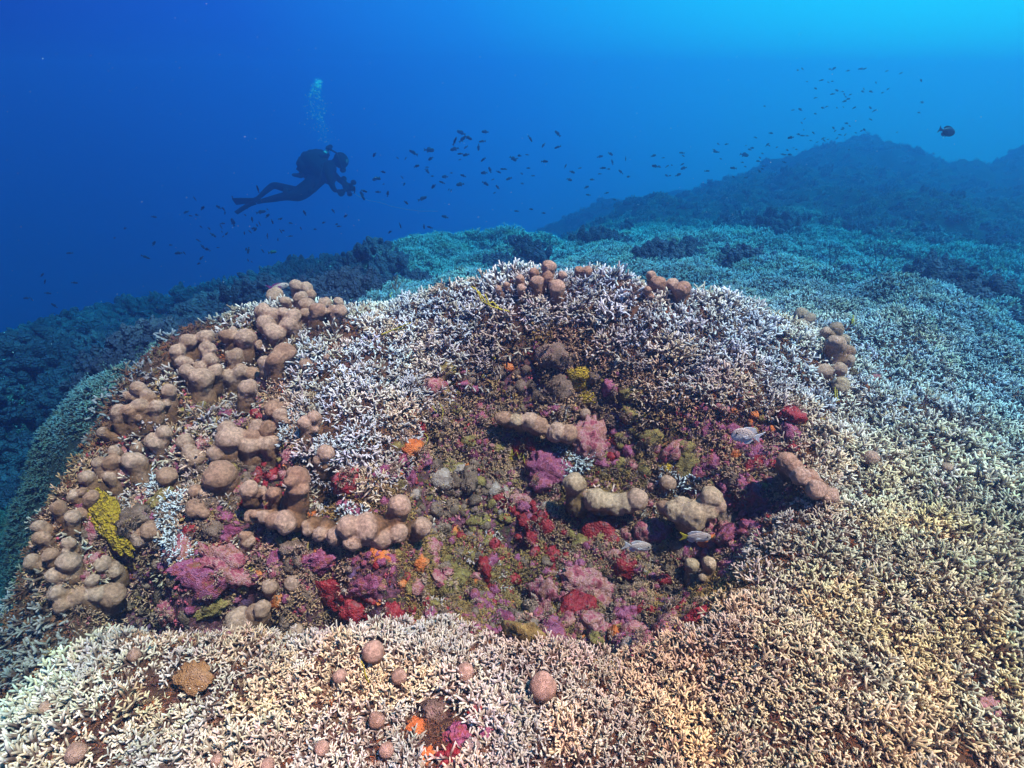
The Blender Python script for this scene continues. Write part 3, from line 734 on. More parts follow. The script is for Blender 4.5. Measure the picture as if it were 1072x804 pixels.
# ---------------------------------------------------------------- rocks and crusts
def rock_mesh(name, seed, sub=3, rough=.38, flat=.75):
    bm = bmesh.new(); bmesh.ops.create_icosphere(bm, subdivisions=sub, radius=1)
    off = Vector((seed*5.1, seed*2.3, seed))
    for v in bm.verts:
        d = v.co.normalized()
        k = 1+rough*mn.noise(d*1.3+off)+rough*.8*mn.noise(d*3.1+off)+rough*.5*mn.noise(d*7+off)
        cell = mn.voronoi(d*2.4+off)[0][0]; k += .45*(.45-cell)*min(1, rough*2.6)
        v.co = d*k; v.co.z *= flat
    me = bpy.data.meshes.new(name); bm.to_mesh(me); bm.free()
    me.polygons.foreach_set('use_smooth', [True]*len(me.polygons)); return me
ROCKS = [rock_mesh('rock', i) for i in range(8)]
for r_ in ROCKS: r_.materials.append(M_PURPLE)
MATW = [(M_PURPLE, 30), (M_PINK, 20), (M_RED, 13), (M_BROWN, 14), (M_OLIVE, 8), (M_ORANGE, 1.5), (M_GREY, 1)]
RN = random.Random(11)
def pick_mat(px, py):
    w = dict((m.name, k) for m, k in MATW)
    if py > 540 and 560 < px < 760: w['red_sponge'] = 36; w['pink_crust'] = 32
    if py < 440 and px > 400: w['olive_turf'] = 26; w['brown_crust'] = 36; w['red_sponge'] = 2; w['purple_crust'] = 16
    if 400 < px < 520 and 430 < py < 560: w['olive_turf'] = 30; w['brown_crust'] = 26; w['red_sponge'] = 2
    if 770 < px: w['red_sponge'] = 30
    if px < 260: w['brown_crust'] = 36; w['olive_turf'] = 6; w['red_sponge'] = 5
    q = Vector((px*.011, py*.014, 0)); ms = [m for m, k in MATW]
    for i_, m in enumerate(ms): w[m.name] *= max(.02, 1+2.6*mn.noise(q+Vector((0, 0, i_*7.7))))**2
    return RN.choices(ms, [w[m.name] for m in ms])[0]
HP = [(425,440),(465,385),(560,352),(640,372),(700,430),(770,425),(835,440),(835,520),(795,570),(755,630),(690,685),(600,690),
  (530,685),(470,650),(400,655),(330,668),(250,672),(160,668),(110,640),(60,590),(80,520),(110,470),(150,430),(200,390),(280,345),
  (290,400),(270,440),(310,470),(330,520),(400,500)]
def inpoly(P_, x, y):
    c = False
    for i in range(len(P_)):
        ax, ay = P_[i]; bx, by = P_[i-1]
        if (ay > y) != (by > y) and x < (bx-ax)*(y-ay)/(by-ay)+ax: c = not c
    return c
placed = []
HWX = (HOLLOW[:, 0].min(), HOLLOW[:, 0].max()); HWY = (HOLLOW[:, 1].min(), HOLLOW[:, 1].max())
def project(p):
    x, y, z = p; fz = y*CP-z*SP; up = y*SP+z*CP
    return 536+FPX*x/fz, 402-FPX*up/fz, fz
tries = 0
spots = []
while len(spots) < 1500 and tries < 40000:
    tries += 1
    X = RN.uniform(*HWX); Y = RN.uniform(*HWY)
    rad = RN.choices((.048, .033, .022, .014), (2, 6, 12, 20))[0]*RN.uniform(.8, 1.2)
    sd_ = float(poly_sd(HOLLOW, np.array([X]), np.array([Y]))[0])
    if sd_ < rad*.4 or any((X-a)**2+(Y-b)**2 < .045**2 for a, b in CAVE): continue
    if any((X-a)**2+(Y-b)**2 < (.55*(rad+c))**2 for a, b, c in spots): continue
    Zs = float(H(np.array([X]), np.array([Y]))[0]); qx, qy, qf = project((X, Y, Zs))
    if any((qx-a)**2+(qy-b-3)**2 < (c*.9+rad*FPX/qf*.8)**2 for a, b, c in LOBEPX if a > 255): continue
    spots.append((X, Y, rad))
print('rocks', len(spots))
spots.sort(key=lambda s: -s[2])
ZS = H(np.array([s[0] for s in spots]), np.array([s[1] for s in spots])); NS = Hn(np.array([s[0] for s in spots]), np.array([s[1] for s in spots]))
extra = []; ONR = []
for i, (X, Y, rad) in enumerate(spots):
    z = ZS[i]; px, py, fz = project((X, Y, z)); m = pick_mat(px, py); me = RN.choice(ROCKS)
    Mx = Matrix.Translation((X, Y, z+rad*RN.uniform(-.1, .7))) @ Vector(NS[i]).to_track_quat('Z', 'Y').to_matrix().to_4x4() @ Matrix.Rotation(RN.uniform(0, 6.3), 4, 'Z') @ \
         Matrix.Rotation(RN.uniform(-.6, .6), 4, 'X') @ Matrix.Diagonal((rad*RN.uniform(.75, 1.35), rad*RN.uniform(.75, 1.15), rad*RN.uniform(.6, 1.25), 1))
    for q_ in range(int((rad/.011)**1.7*.7)):
        d_ = Vector((RN.gauss(0, 1), RN.gauss(0, 1), abs(RN.gauss(0, 1))+.15)).normalized(); ONR.append((Mx @ (d_*.97), (Mx.to_3x3() @ d_).normalized(), px, py, rad))
    if i < 298:
        o = link('rock', me, seabed, m); o.matrix_world = Mx
    else: extra.append((Mx, me, m))
mats_ = [m for m, k in MATW]
bm = bmesh.new()
small = rock_mesh('rock', 33, 2)
Vx, Fx, MI = [], [], []
sv = np.array([tuple(v.co) for v in small.vertices]); sf = [tuple(p.vertices) for p in small.polygons]
for Mx, me, m in extra:
    M3 = np.array(Mx); n0 = len(Vx)
    Vx.extend((sv @ M3[:3, :3].T+M3[:3, 3]).tolist()); Fx.extend([tuple(n0+k for k in f) for f in sf]); MI.extend([mats_.index(m)]*len(sf))
rest = mesh_np('small_rubble', Vx, Fx)
for m in mats_: rest.materials.append(m)
rest.polygons.foreach_set('material_index', MI)
tag(link('small_rubble', rest, seabed), kind='stuff')

# crumbs of shell, crust and weed filling the gaps between the stones
def crumb(seed):
    rnd = random.Random(seed); V, F = [], []
    for j in range(5):
        me = rock_mesh('rock', seed*9+j, 1, .6); M_ = Matrix.Translation((rnd.uniform(-1, 1), rnd.uniform(-1, 1), rnd.uniform(-.2, .5))) @ Matrix.Rotation(rnd.uniform(0, 3), 4, 'X') @ Matrix.Diagonal((rnd.uniform(.3, .9), rnd.uniform(.25, .6), rnd.uniform(.15, .6), 1))
        n0 = len(V); V += [M_ @ v.co for v in me.vertices]; F += [tuple(n0+k for k in p.vertices) for p in me.polygons]; bpy.data.meshes.remove(me)
    me = mesh_np('crumb', V, F); me.materials.append(M_CRUMB); return me
M_CRUMB, nt_, b_ = mat('reef_crumbs'); ti_ = N(nt_, 'ShaderNodeAttribute', attribute_type='INSTANCER', attribute_name='tint').outputs['Color']
n_1 = N(nt_, 'ShaderNodeTexNoise', {'Vector': geoco(nt_), 'Scale': 130.0, 'Detail': 5.0}).outputs[0]
nt_.links.new(mixc(nt_, .8, ti_, nramp(nt_, n_1, [(.35, (.25, .22, .22)), (.5, (1, 1, 1)), (.68, (1.8, 1.7, 1.7))]), 'MULTIPLY'), b_.inputs['Base Color']); bump(nt_, b_, n_1, 1.0, .003); b_.inputs['Roughness'].default_value = .75
VC_CR = variants('crumb_source', [crumb(i) for i in range(8)])
x, y, r = loggrid(.0085, .7, 2.7, R(-58), R(48), 35)
hl = hollow(x, y); cv = np.min([(x-a)**2+(y-b)**2 for a, b in CAVE], axis=0) > .035**2; keep = (hl > -.03) & cv & (rng.random(len(x)) < .62); x, y, r, hl = x[keep], y[keep], r[keep], hl[keep]
pal = np.array([[.42,.06,.08],[.56,.14,.15],[.34,.03,.03],[.38,.18,.09],[.36,.18,.05],[.18,.05,.03],[.50,.32,.24],[.60,.14,.03],[.55,.36,.04],[.20,.10,.05]])
q = fbm(x*7, y*7, 4, 201); q2 = fbm(x*5, y*5, 3, 202)
ci_ = np.where(q < .40, 4, np.where(q < .46, 5, np.where(q < .50, 3, np.where(q < .55, 0, np.where(q < .62, 1, 2)))))
rnd_ = rng.random(len(x)); ci_ = np.where(rnd_ < .35, rng.integers(0, 7, len(x)), ci_); ci_ = np.where(rnd_ > .985, 8, ci_); ci_ = np.where((rnd_ > .955) & (rnd_ < .985), 7, ci_)
up_ = (y > 1.45) & (x > -.5); ci_ = np.where(up_ & (rng.random(len(x)) < .6), rng.choice([3, 4, 9, 5], len(x)), ci_)
ox = np.array([tuple(o[0]) for o in ONR]); on = np.array([tuple(o[1]) for o in ONR]); tw = rng.random(len(ox)) < .42
oq = fbm(ox[:, 0]*7, ox[:, 1]*7, 4, 201)
oc = np.where(oq < .40, 4, np.where(oq < .46, 5, np.where(oq < .50, 3, np.where(oq < .55, 0, np.where(oq < .62, 1, 2))))); oc = np.where(rng.random(len(ox)) < .3, rng.integers(0, 7, len(ox)), oc)
print('on rocks', len(ox))
scatter('branch_rubble', ox[tw], eulers(on[tw], .0, .5, 14), rng.uniform(.3, .75, tw.sum()), np.array([.52, .27, .18])*rng.uniform(.5, 1.3, (tw.sum(), 1)), VC_TUFT, 8, 'small brown dead branches clinging to the stones of the hollow', 13)
scatter('reef_crumbs', np.concatenate([np.stack([x, y, H(x, y)+.002], 1), ox[~tw]]), eulers(np.concatenate([Hn(x, y), on[~tw]]), .0, .5, 9), np.concatenate([rng.uniform(.004, .0115, len(x))*r/1.4, rng.uniform(.0025, .0065, (~tw).sum())]), np.concatenate([pal[ci_], pal[oc[~tw]]])*rng.uniform(.5, 1.25, (len(x)+(~tw).sum(), 1)), VC_CR, 8,
        'crumbs of crust, shell and weed filling the hollow between the stones', 9)
# named crusts that stand out
def blob(name, label, cat, px, py, rpx, m, sx=1, sy=1, sz=.6, rot=0, group=None, seed=0, sub=4, rough=.4, lift=.2):
    t = hit(px, py) or 1.6; p = at(px, py, t); r = rpx*t/FPX
    n = Vector(Hn(np.array([p.x]), np.array([p.y]))[0])
    me = rock_mesh(name, 50+seed, sub, rough); o = link(name, me, mat=m)
    n = (n+Vector((0, -.6, 0))).normalized()
    o.matrix_world = Matrix.Translation(p+n*r*lift) @ n.to_track_quat('Z', 'Y').to_matrix().to_4x4() @ Matrix.Rotation(R(rot), 4, 'Z') @ Matrix.Diagonal((r*sx, r*sy, r*sz, 1))
    return tag(o, label, cat, group)
blob('yellow_sponge', 'large bright yellow sponge wedge between fingers at the left edge', 'sponge', 119, 546, 19, M_YELLOW, .62, 2.1, .6, 22, seed=1, rough=.28, lift=.45, sub=5)
G3 = 'yellow sponge patches'
for k, (a, b, c, lb) in enumerate([(608,395,14,'yellow crust patch in the upper right of the hollow'),(617,418,9,'small yellow patch under the upper yellow crust'),
   (478,495,11,'olive yellow leaf patch in the left half of the hollow'),(533,478,9,'yellow green tangle beside the dark purple ledge'),(697,491,8,'orange yellow spot above the horn coral'),
   (861,446,8,'yellow sponge at the right rim of the hollow'),(206,436,6,'tiny yellow spot below the broad trunked coral')]):
    blob('yellow_sponge', lb, 'sponge', a, b, c, M_YELLOW if k != 2 else M_OLIVE, 1, 1, .6, k*40, G3, 10+k, 3, .55)
G4 = 'red and orange sponges'
for k, (a, b, c, m, lb) in enumerate([(630,556,17,M_RED,'deep red sponge under the bent olive coral'),(604,640,17,M_RED,'dark red sponge below the pink column'),
   (652,592,14,M_RED,'crimson sponge left of the striped fishes'),(352,622,17,M_RED,'bright red sponge in the lower left cave'),(371,640,15,M_RED,'red crust on the cave floor above the white carpet'),
   (543,466,12,M_RED,'dark red crust beside the yellow tangle'),(791,487,10,M_RED,'red sponge dot on purple ledge near the right rim'),(291,630,8,M_ORANGE,'small orange sponge ball in the lower left cave'),
   (400,585,10,M_ORANGE,'orange crust just under the long horizontal coral'),(273,603,6,M_ORANGE,'orange red tuft beside the brown knob'),(567,488,7,M_ORANGE,'orange sponge finger beside the white branch'),
   (440,590,8,M_ORANGE,'orange and red sponge right of the long horizontal coral'),(107,598,9,M_ORANGE,'orange fold at the foot of the leftmost corals'),(690,630,9,M_ORANGE,'orange red crust low on the right side of the hollow'),
   (436,762,10,M_ORANGE,'orange tube sponge in the red rubble patch at the bottom')]):
    blob('sponge', lb, 'sponge', a, b, c, m, 1.15, .9, .7, k*37, G4, 20+k, 3, .5)
G5 = 'purple and pink coralline lumps'
for k, (a, b, c, sx, sy, m, lb) in enumerate([(617,462,20,1,1.2,M_PINK,'branched pink coralline lump capped by a small knob'),(655,648,13,1,1,M_PURPLE,'round purple ball at the lower edge of the hollow'),
   (573,492,18,1.2,1.2,M_PURPLE,'violet crusted ledge left of the bent olive coral'),(613,610,18,.8,1.5,M_PINK,'tall pink lumpy column beside the dark red sponge'),(571,623,16,1.2,1,M_PINK,'ruffled pink lump at the lower left of the hollow'),
   (690,560,14,1,1,M_PURPLE,'purple boulder between the two striped fishes'),(240,590,20,1.6,.9,M_PINK,'magenta crust mound under the left finger corals'),(205,595,15,1.5,.8,M_PURPLE,'purple shelf beneath the brown fold on the left'),
   (335,586,14,1.4,.8,M_PURPLE,'mauve slab hanging under the long horizontal coral'),(385,612,15,1.4,.8,M_PURPLE,'violet lump above the red crust on the cave floor'),(785,512,13,.8,1.3,M_PURPLE,'purple round shell shape near the right rim'),
   (176,640,12,1,1,M_PINK,'pink boulder in the cavity shadow at lower left'),(480,770,11,1,1.2,M_PURPLE,'grey violet stone in the red rubble patch at the bottom'),(500,750,10,1,1,M_RED,'red stone in the rubble patch at the bottom'),
   (100,555,12,1,1.2,M_PINK,'rose pink crust behind the left end of the yellow sponge'),(250,512,10,1.6,.6,M_PINK,'magenta strip right of the biggest knob'),(455,744,12,1.2,.9,M_BROWN,'brown stone at the top of the red rubble patch at the bottom'),(470,792,12,1.1,.8,M_RED,'lowest dark red stone of the rubble patch at the bottom'),(493,783,10,1,.8,M_GREY,'pale stone low in the red rubble patch at the bottom'),
   (446,792,10,1,.8,M_ORANGE,'orange stone at the lower left of the red rubble patch'),(508,768,9,1,.8,M_PURPLE,'purple stone on the right side of the red rubble patch'),(545,655,14,1.2,1,M_BROWN,'brown lump at the bottom edge of the hollow'),
   (630,665,13,1,1,M_PINK,'dull pink boulder beside the round purple ball'),(1030,742,12,1.4,.8,M_PINK,'pinkish patch in cream coral at the lower right'),(908,402,10,1.6,.7,M_PINK,'pink crust in the groove behind the right shoulder')]):
    blob('coralline_lump', lb, 'coralline lump', a, b, c, m, sx, sy, .8, k*23, G5, 40+k, 4, .42)
blob('plate_sponge', 'smooth brown plate at the edge of the lower left carpet', 'sponge', 213, 709, 17, M_PLATE, 1.15, .8, .35, 0, None, 77, 4, .35, .9)
blob('grey_stone', 'greyish yellow pitted stone in the cavity beside the coral head pair', 'stone', 222, 636, 12, M_OLIVE, 1.3, .7, .6, 0, None, 78, 4, .4)

# ---------------------------------------------------------------- algae fronds and wiry hydroids
def frond(name, label, cat, strands, m, w=.0030, group=None):
    mb = MB(); t0 = hit(strands[0][0][0], strands[0][0][1]) or 2.2; t0 = t0-.05 if t0 < 3 else t0; p0 = at(strands[0][0][0], strands[0][0][1], t0)
    for st in strands:
        pts = [at(a, b, t0-.006*i)-p0 for i, (a, b) in enumerate(st)]
        q = []
        for i in range(len(pts)-1):
            for f in (0, .5): q.append(pts[i].lerp(pts[i+1], f)+Vector((RN.uniform(-1, 1), RN.uniform(-1, 1), 0))*w*.6)
        q.append(pts[-1]); n = len(q)
        mb.tube(q, [w*t0/2*(1-.4*i/n) for i in range(n)], [i/n for i in range(n)], 6)
    o = link(name, mb.mesh(name), mat=m); o.location = p0; return tag(o, label, cat, group)
GF = 'yellow algae fronds'
frond('algae_frond', 'forked yellow frond sprawling on the crest left of the tall knobs', 'algae', [[(533,326),(515,321),(505,315),(497,301)],[(508,316),(502,306),(494,300)],[(512,319),(508,308)],[(522,322),(516,316),(510,318)]], M_ALGA, group=GF)
frond('algae_frond', 'long yellow frond lying flat on the white carpet', 'algae', [[(400,350),(410,346),(420,342),(430,338)],[(412,346),(424,344)]], M_ALGA, group=GF)
frond('algae_frond', 'small yellow blade upright on the crest of the white carpet', 'algae', [[(409,316),(410,306)],[(411,315),(408,308)]], M_ALGA, group=GF)
frond('algae_frond', 'tiny yellow blade at the left end of the crest', 'algae', [[(365,322),(365,316)],[(366,322),(367,316)]], M_ALGA, group=GF)
frond('algae_frond', 'yellow blade standing behind the right shoulder corals', 'algae', [[(894,342),(893,330)],[(892,340),(892,334)]], M_ALGA, group=GF)
frond('algae_frond', 'bright yellow blade in front of the tall trunked coral', 'algae', [[(875,421),(874,405)],[(877,420),(876,408)]], M_ALGA, group=GF)
frond('algae_frond', 'thin curved yellow strand on cream coral at lower right', 'algae', [[(931,624),(924,612),(916,604),(913,590)]], M_ALGA, .0014, group=GF)
frond('algae_frond', 'yellow and orange strand before the brown dome', 'algae', [[(386,714),(382,704),(378,692)],[(384,712),(381,700)]], M_ALGA, group=GF)
frond('algae_frond', 'squiggly yellow threads on the dark red crust', 'algae', [[(536,470),(536,478),(541,472),(543,480),(546,474)],[(548,476),(550,490),(552,497)],[(531,498),(536,510),(543,520),(546,525)],[(540,500),(546,512)]], M_ALGA, .0013, group=GF)
frond('algae_frond', 'olive threads hanging in the left of the hollow', 'algae', [[(460,422),(464,430),(462,442)],[(442,450),(448,458),(446,466)],[(452,425),(458,432)]], M_ALGA, .0014, group=GF)
frond('hydroid', 'brown feathery hydroid standing behind the mound crest', 'hydroid', [[(415,312),(414,300),(416,288)],[(413,303),(410,296)],[(416,303),(419,296)],[(415,296),(412,290)]], M_BROWN, .003)
GH = 'dark wiry hydroids on the ridge'
for k, (a, b, s, lb) in enumerate([(870,279,1,'dark wiry fork on the teal ridge, leftmost of its pair'),(918,282,1.2,'taller dark V of wire branches on the teal ridge'),(900,248,.8,'small black twig at the top of the teal ridge')]):
    frond('hydroid', lb, 'hydroid', [[(a,b),(a-1*s,b-10*s),(a-2*s,b-22*s)],[(a,b),(a+7*s,b-10*s),(a+11*s,b-20*s)],[(a+7*s,b-10*s),(a+4*s,b-18*s)],[(a+10*s,b-18*s),(a+16*s,b-21*s)]], M_DARK, .003, GH)

# ---------------------------------------------------------------- lobed corals of the left slope, darkened in colour for shade
def lobed_mesh(seed, n=16):
    rnd = random.Random(seed); bm = bmesh.new()
    for i in range(n):
        b2 = bmesh.new(); an = i*2.4; rr_ = .11*math.sqrt(i/n); h = rnd.uniform(.03, .085)
        M_ = Matrix.Translation((math.cos(an)*rr_, math.sin(an)*rr_, h)) @ Matrix.Rotation(rnd.uniform(-.5, .5), 4, 'X') @ Matrix.Diagonal((rnd.uniform(.024, .04), rnd.uniform(.018, .03), rnd.uniform(.03, .07), 1))
        vs = bmesh.ops.create_icosphere(bm, subdivisions=2, radius=1, matrix=M_)['verts']
        for v in vs: v.co += v.co.normalized()*.012*mn.noise(v.co*30+Vector((seed, i, 0)))
    me = bpy.data.meshes.new('lobed_coral'); bm.to_mesh(me); bm.free(); me.polygons.foreach_set('use_smooth', [True]*len(me.polygons)); me.materials.append(M_DARK); return me
LOB = [lobed_mesh(i) for i in range(5)]
VC_LOB = variants('lobed_source', LOB)
x, y, r = loggrid(.018, 2.6, 25, R(-62), R(60), 25)
zz = H(x, y); low = zz-Hbase(x, y)
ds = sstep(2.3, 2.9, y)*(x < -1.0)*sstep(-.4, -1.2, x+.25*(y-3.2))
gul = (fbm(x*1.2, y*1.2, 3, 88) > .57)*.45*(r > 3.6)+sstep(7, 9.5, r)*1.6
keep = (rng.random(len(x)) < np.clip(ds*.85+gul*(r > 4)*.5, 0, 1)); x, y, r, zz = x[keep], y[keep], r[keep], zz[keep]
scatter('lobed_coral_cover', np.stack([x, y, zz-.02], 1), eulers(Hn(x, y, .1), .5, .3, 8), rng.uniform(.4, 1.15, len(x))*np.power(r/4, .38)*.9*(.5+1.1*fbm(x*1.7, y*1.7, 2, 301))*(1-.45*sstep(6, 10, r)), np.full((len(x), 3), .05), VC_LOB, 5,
        'lobed corals with shade put into their colour, crowding the slope at the left', 6)
# single dark coral heads that stand up from the ridges
GB = 'dark coral heads standing up from the ridges'
for k, (a, b, rp, sx, m, lb) in enumerate([(825,196,22,1.3,M_DARK,'large dark coral head in front of the distant hill'),(700,240,14,2.0,M_DARK,'low dark coral ledge at the left foot of the hill'),
   (740,240,12,1.4,M_DARK,'dark lump right of the low coral ledge'),(128,312,9,1.8,M_DARK,'ragged dark coral head on the skyline of the left slope'),(150,306,8,1.2,M_DARK,'dark coral head with a jutting tip on the left skyline'),
   (352,285,12,2.2,M_DARK,'dark coral bank on the slope below the diver'),(510,242,9,2.2,M_DARK,'dark coral strip along the skyline of the middle ridge'),(880,215,9,2,M_DARK,'small dark ledge on the far right ridge'),
   (935,222,10,1.6,M_DARK,'dark ledge near the right end of the far ridge'),(640,232,9,2.4,M_DARK,'dark lip where the middle ridge meets the deep water'),(10,405,12,1,M_DARK,'dark coral mass on the left edge of the slope'),(125,400,16,1.8,M_DARK,'black overhang in the middle of the left slope'),
   (1050,232,9,2,M_DARK,'dark coral lump at the right edge of the far ridge')]):
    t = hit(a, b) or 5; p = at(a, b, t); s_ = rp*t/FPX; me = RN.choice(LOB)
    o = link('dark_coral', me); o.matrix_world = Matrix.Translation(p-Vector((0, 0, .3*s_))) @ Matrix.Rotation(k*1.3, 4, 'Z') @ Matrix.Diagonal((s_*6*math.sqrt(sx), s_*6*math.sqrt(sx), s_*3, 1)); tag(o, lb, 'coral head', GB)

# ---------------------------------------------------------------- fish
def fmat(name, c, rough=.45):
    m, nt, b = mat(name); b.inputs['Base Color'].default_value = (*c, 1); b.inputs['Roughness'].default_value = rough; return m
M_FISH = fmat('dark_fish_skin', (.020, .014, .035)); M_FISH2 = fmat('green_fish_skin', (.05, .12, .08))
M_EYE = fmat('eye', (.01, .01, .01), .2); M_EYEW = fmat('eye_ring', (.6, .6, .55))
def damsel_mat():
    m, nt, b = mat('silver_damsel_skin'); t = N(nt, 'ShaderNodeAttribute', attribute_name='t').outputs['Fac']
    c = nramp(nt, t, [(0, (.45, .28, .22)), (.45, (.70, .50, .42)), (.8, (.92, .74, .66)), (1, (.95, .80, .72))])
    p = objco(nt); vo = N(nt, 'ShaderNodeTexVoronoi', {'Vector': p, 'Scale': 30.0}).outputs[0]; bump(nt, b, vo, .35, .01)
    nt.links.new(c, b.inputs['Base Color']); b.inputs['Roughness'].default_value = .35; b.inputs['Specular IOR Level'].default_value = .5; return m
M_DAM = damsel_mat(); M_FINP = fmat('pale_fin', (.85, .68, .62)); M_FINY = fmat('yellow_fin', (.75, .50, .04)); M_FINV = fmat('violet_fin', (.30, .06, .22))
def fish_body(H_=.2, Wd=.09, n=14, seg=12, tail=True, peak=.38):
    """unit length fish along +X (nose at +.5)"""
    V, F, T = [], [], []
    for j in range(n+1):
        f = j/n; x_ = .5-f*.78
        h = H_*max(.02, math.sin(min(1, (f*1.0+.02))**(math.log(.5)/math.log(peak))*math.pi)**.62)*(1-.0*f)
        if f > .75: h = max(h, H_*.22)
        if f > .9: h = H_*.22
        w = Wd*max(.04, math.sin(min(1, f*.96+.03)*math.pi)**.7)
        for k in range(seg):
            an = 2*math.pi*k/seg; V.append((x_, math.sin(an)*w, math.cos(an)*h)); T.append(.5-.5*math.cos(an))
    for j in range(n):
        for k in range(seg): F.append((j*seg+k, j*seg+(k+1) % seg, (j+1)*seg+(k+1) % seg, (j+1)*seg+k))
    F.append(tuple(range(seg))[::-1]); F.append(tuple(n*seg+k for k in range(seg)))
    return V, F, T
def fin(outline, th=.012):
    n = len(outline); V = [(a, th/2, b) for a, b in outline]+[(a, -th/2, b) for a, b in outline]
    F = [tuple(range(n)), tuple(range(2*n-1, n-1, -1))]+[(i, i+n, (i+1) % n+n, (i+1) % n) for i in range(n)]
    return V, F, [.5]*len(V)
def join(parts):
    V, F, T = [], [], []
    for v, f, t in parts:
        n = len(V); V += list(v); F += [tuple(n+k for k in q) for q in f]; T += list(t)
    return V, F, T
def small_fish(seed):
    h = (.15, .19, .125, .17)[seed % 4]
    tailf = fin([(-.24, .03), (-.5, .15), (-.43, 0), (-.5, -.15), (-.24, -.03)])
    dors = fin([(.22, h*.85), (.05, h*1.45), (-.15, h*1.1), (-.22, h*.4), (0, h*.6)])
    anal = fin([(0, -h*.8), (-.12, -h*1.4), (-.22, -h*.4), (-.1, -h*.5)])
    V, F, T = join([fish_body(h, .06, 9, 8), tailf, dors, anal]); return mesh_np('small_fish', V, F, {'t': T})
SF = [small_fish(i) for i in range(4)]
for s_ in SF: s_.materials.append(M_FISH)
def put_fish(me, px, py, t, Lpx, ang, yaw, label, group, m=M_FISH, name='small_fish', cat='fish'):
    if label.startswith(('small dark fish', 'tiny dark fish')):
        size = 'tiny' if Lpx < 4 else 'small' if Lpx < 6 else 'mid-sized' if Lpx < 8 else 'larger'; right = abs(((yaw+math.pi) % (2*math.pi))-math.pi) < math.pi/2
        tilt = 'level' if abs(ang) < R(14) else 'upright' if abs(ang) > R(50) else 'nose down' if (ang > 0) else 'nose up'
        label = f"{size} dark fish, {tilt}, facing {'right' if right else 'left'}, "+label.split(' fish ', 1)[1].replace('in the scattered swarm under and left of the diver', 'in the swarm below the diver').replace('in the loose school over', 'over')
    o = link(name, me, mat=m); s = Lpx*t/FPX/max(.45, abs(math.cos(yaw)))
    o.matrix_world = Matrix.Translation(at(px, py, t)) @ Matrix.Rotation(yaw, 4, 'Z') @ Matrix.Rotation(ang, 4, 'Y') @ Matrix.Diagonal((s, s, s, 1))
    return tag(o, label, cat, group)
school = [(483,139,9,-20),(484,146,8,-30),(476,148,8,-60),(490,144,8,25),(508,138,7,0),(505,148,7,5),(501,154,6,80),(476,156,9,5),(488,154,5,30),(482,161,6,0),(488,162,7,15),
 (433,160,10,-20),(449,157,10,5),(451,166,6,20),(436,174,6,-10),(447,179,6,40),(447,175,4,0),(466,185,6,0),(463,191,6,-20),(454,195,6,30),(482,193,8,5),(485,184,6,-10),(442,208,9,-10),
 (394,187,8,15),(381,200,6,20),(396,201,6,0),(406,203,6,-80),(425,212,5,40),(466,227,7,-15),(419,236,5,70),(444,237,5,90),(450,238,6,-10),(408,243,5,-30),(507,181,7,0),(513,178,6,-60),
 (522,180,5,10),(526,177,4,0),(529,177,4,0),(533,187,6,10),(508,192,7,15),(521,196,5,-40),(506,167,6,30),(537,166,8,35),(544,163,4,0),(552,162,4,0),(555,145,7,60),(569,152,5,50),
 (584,140,8,-35),(584,154,7,15),(570,169,7,0),(553,176,4,0),(558,184,4,0),(592,174,4,-60),(599,180,6,25),(596,188,6,10),(607,176,4,0),(628,164,6,-10),(639,161,6,30),(641,170,5,-60),
 (631,176,6,-5),(637,177,4,0),(650,180,6,-30),(628,182,4,0),(620,188,5,0),(614,196,5,-20),(655,166,4,80),(684,163,6,0),(686,174,6,0),(658,185,4,0),(635,202,5,0),(616,204,5,0),(643,209,4,0),
 (541,221,5,0),(556,219,4,0),(569,223,4,0),(714,160,6,0),(716,176,6,20),(710,183,6,-20),(740,179,5,0),(750,159,6,-5),(768,176,6,0),(800,174,5,0),(795,179,5,20),(781,186,5,0),(779,162,8,0)]
lefts = [(161,227,6,10),(131,239,5,20),(73,265,7,0),(44,288,5,-40),(47,295,6,-60),(78,296,6,10),(50,307,5,20),(57,320,7,-50),(56,328,4,0),(28,312,6,0),(33,313,4,60),(280,226,6,-40),
 (195,222,5,20),(212,218,6,-40),(206,225,5,0),(229,217,6,-40),(234,219,5,-60),(223,246,7,40),(212,258,6,60),(217,261,7,5),(187,265,7,0),(193,265,4,-60),(161,255,5,-50),(152,269,9,30),
 (208,276,6,-20),(211,270,5,40),(244,233,9,-85),(233,234,5,0),(264,230,6,-85),(266,239,6,10),(260,262,7,70),(285,232,5,80),(280,247,6,-80),(294,242,5,60),(204,208,5,-50),(270,198,7,-80),
 (273,222,10,-8),(120,249,4,20),(319,223,6,-70),(339,233,5,20),(355,237,5,0),(362,226,5,30),(349,221,5,-60),(330,240,4,0),(371,199,8,-80),(379,204,8,-70),(395,187,7,10),(380,207,6,60),(392,162,6,40),(401,180,6,5)]
for k, (a, b, l_, an) in enumerate(school):
    tt = RN.uniform(5.5, 8) if a < 600 else RN.uniform(7, 9)
    put_fish(RN.choice(SF), a, b, tt, l_*1.05, R(an+RN.uniform(-8, 8)), RN.choice((0, math.pi))+RN.uniform(-.6, .6),
        'small dark fish in the loose school over the middle ridge' if a < 600 else 'small dark fish drifting before the distant hill', 'school over the middle ridge' if a < 600 else 'fish before the distant hill')
lefts += [(RN.gauss(262, 34), RN.gauss(245, 16), RN.uniform(2.5, 5), RN.uniform(-80, 80)) for _ in range(38)]
for a, b, l_, an in lefts:
    put_fish(RN.choice(SF), a, b, RN.uniform(5, 8), l_*.95, R(an), RN.choice((0, math.pi))+RN.uniform(-.6, .6), 'small dark fish in the scattered swarm under and left of the diver', 'swarm beneath the diver')
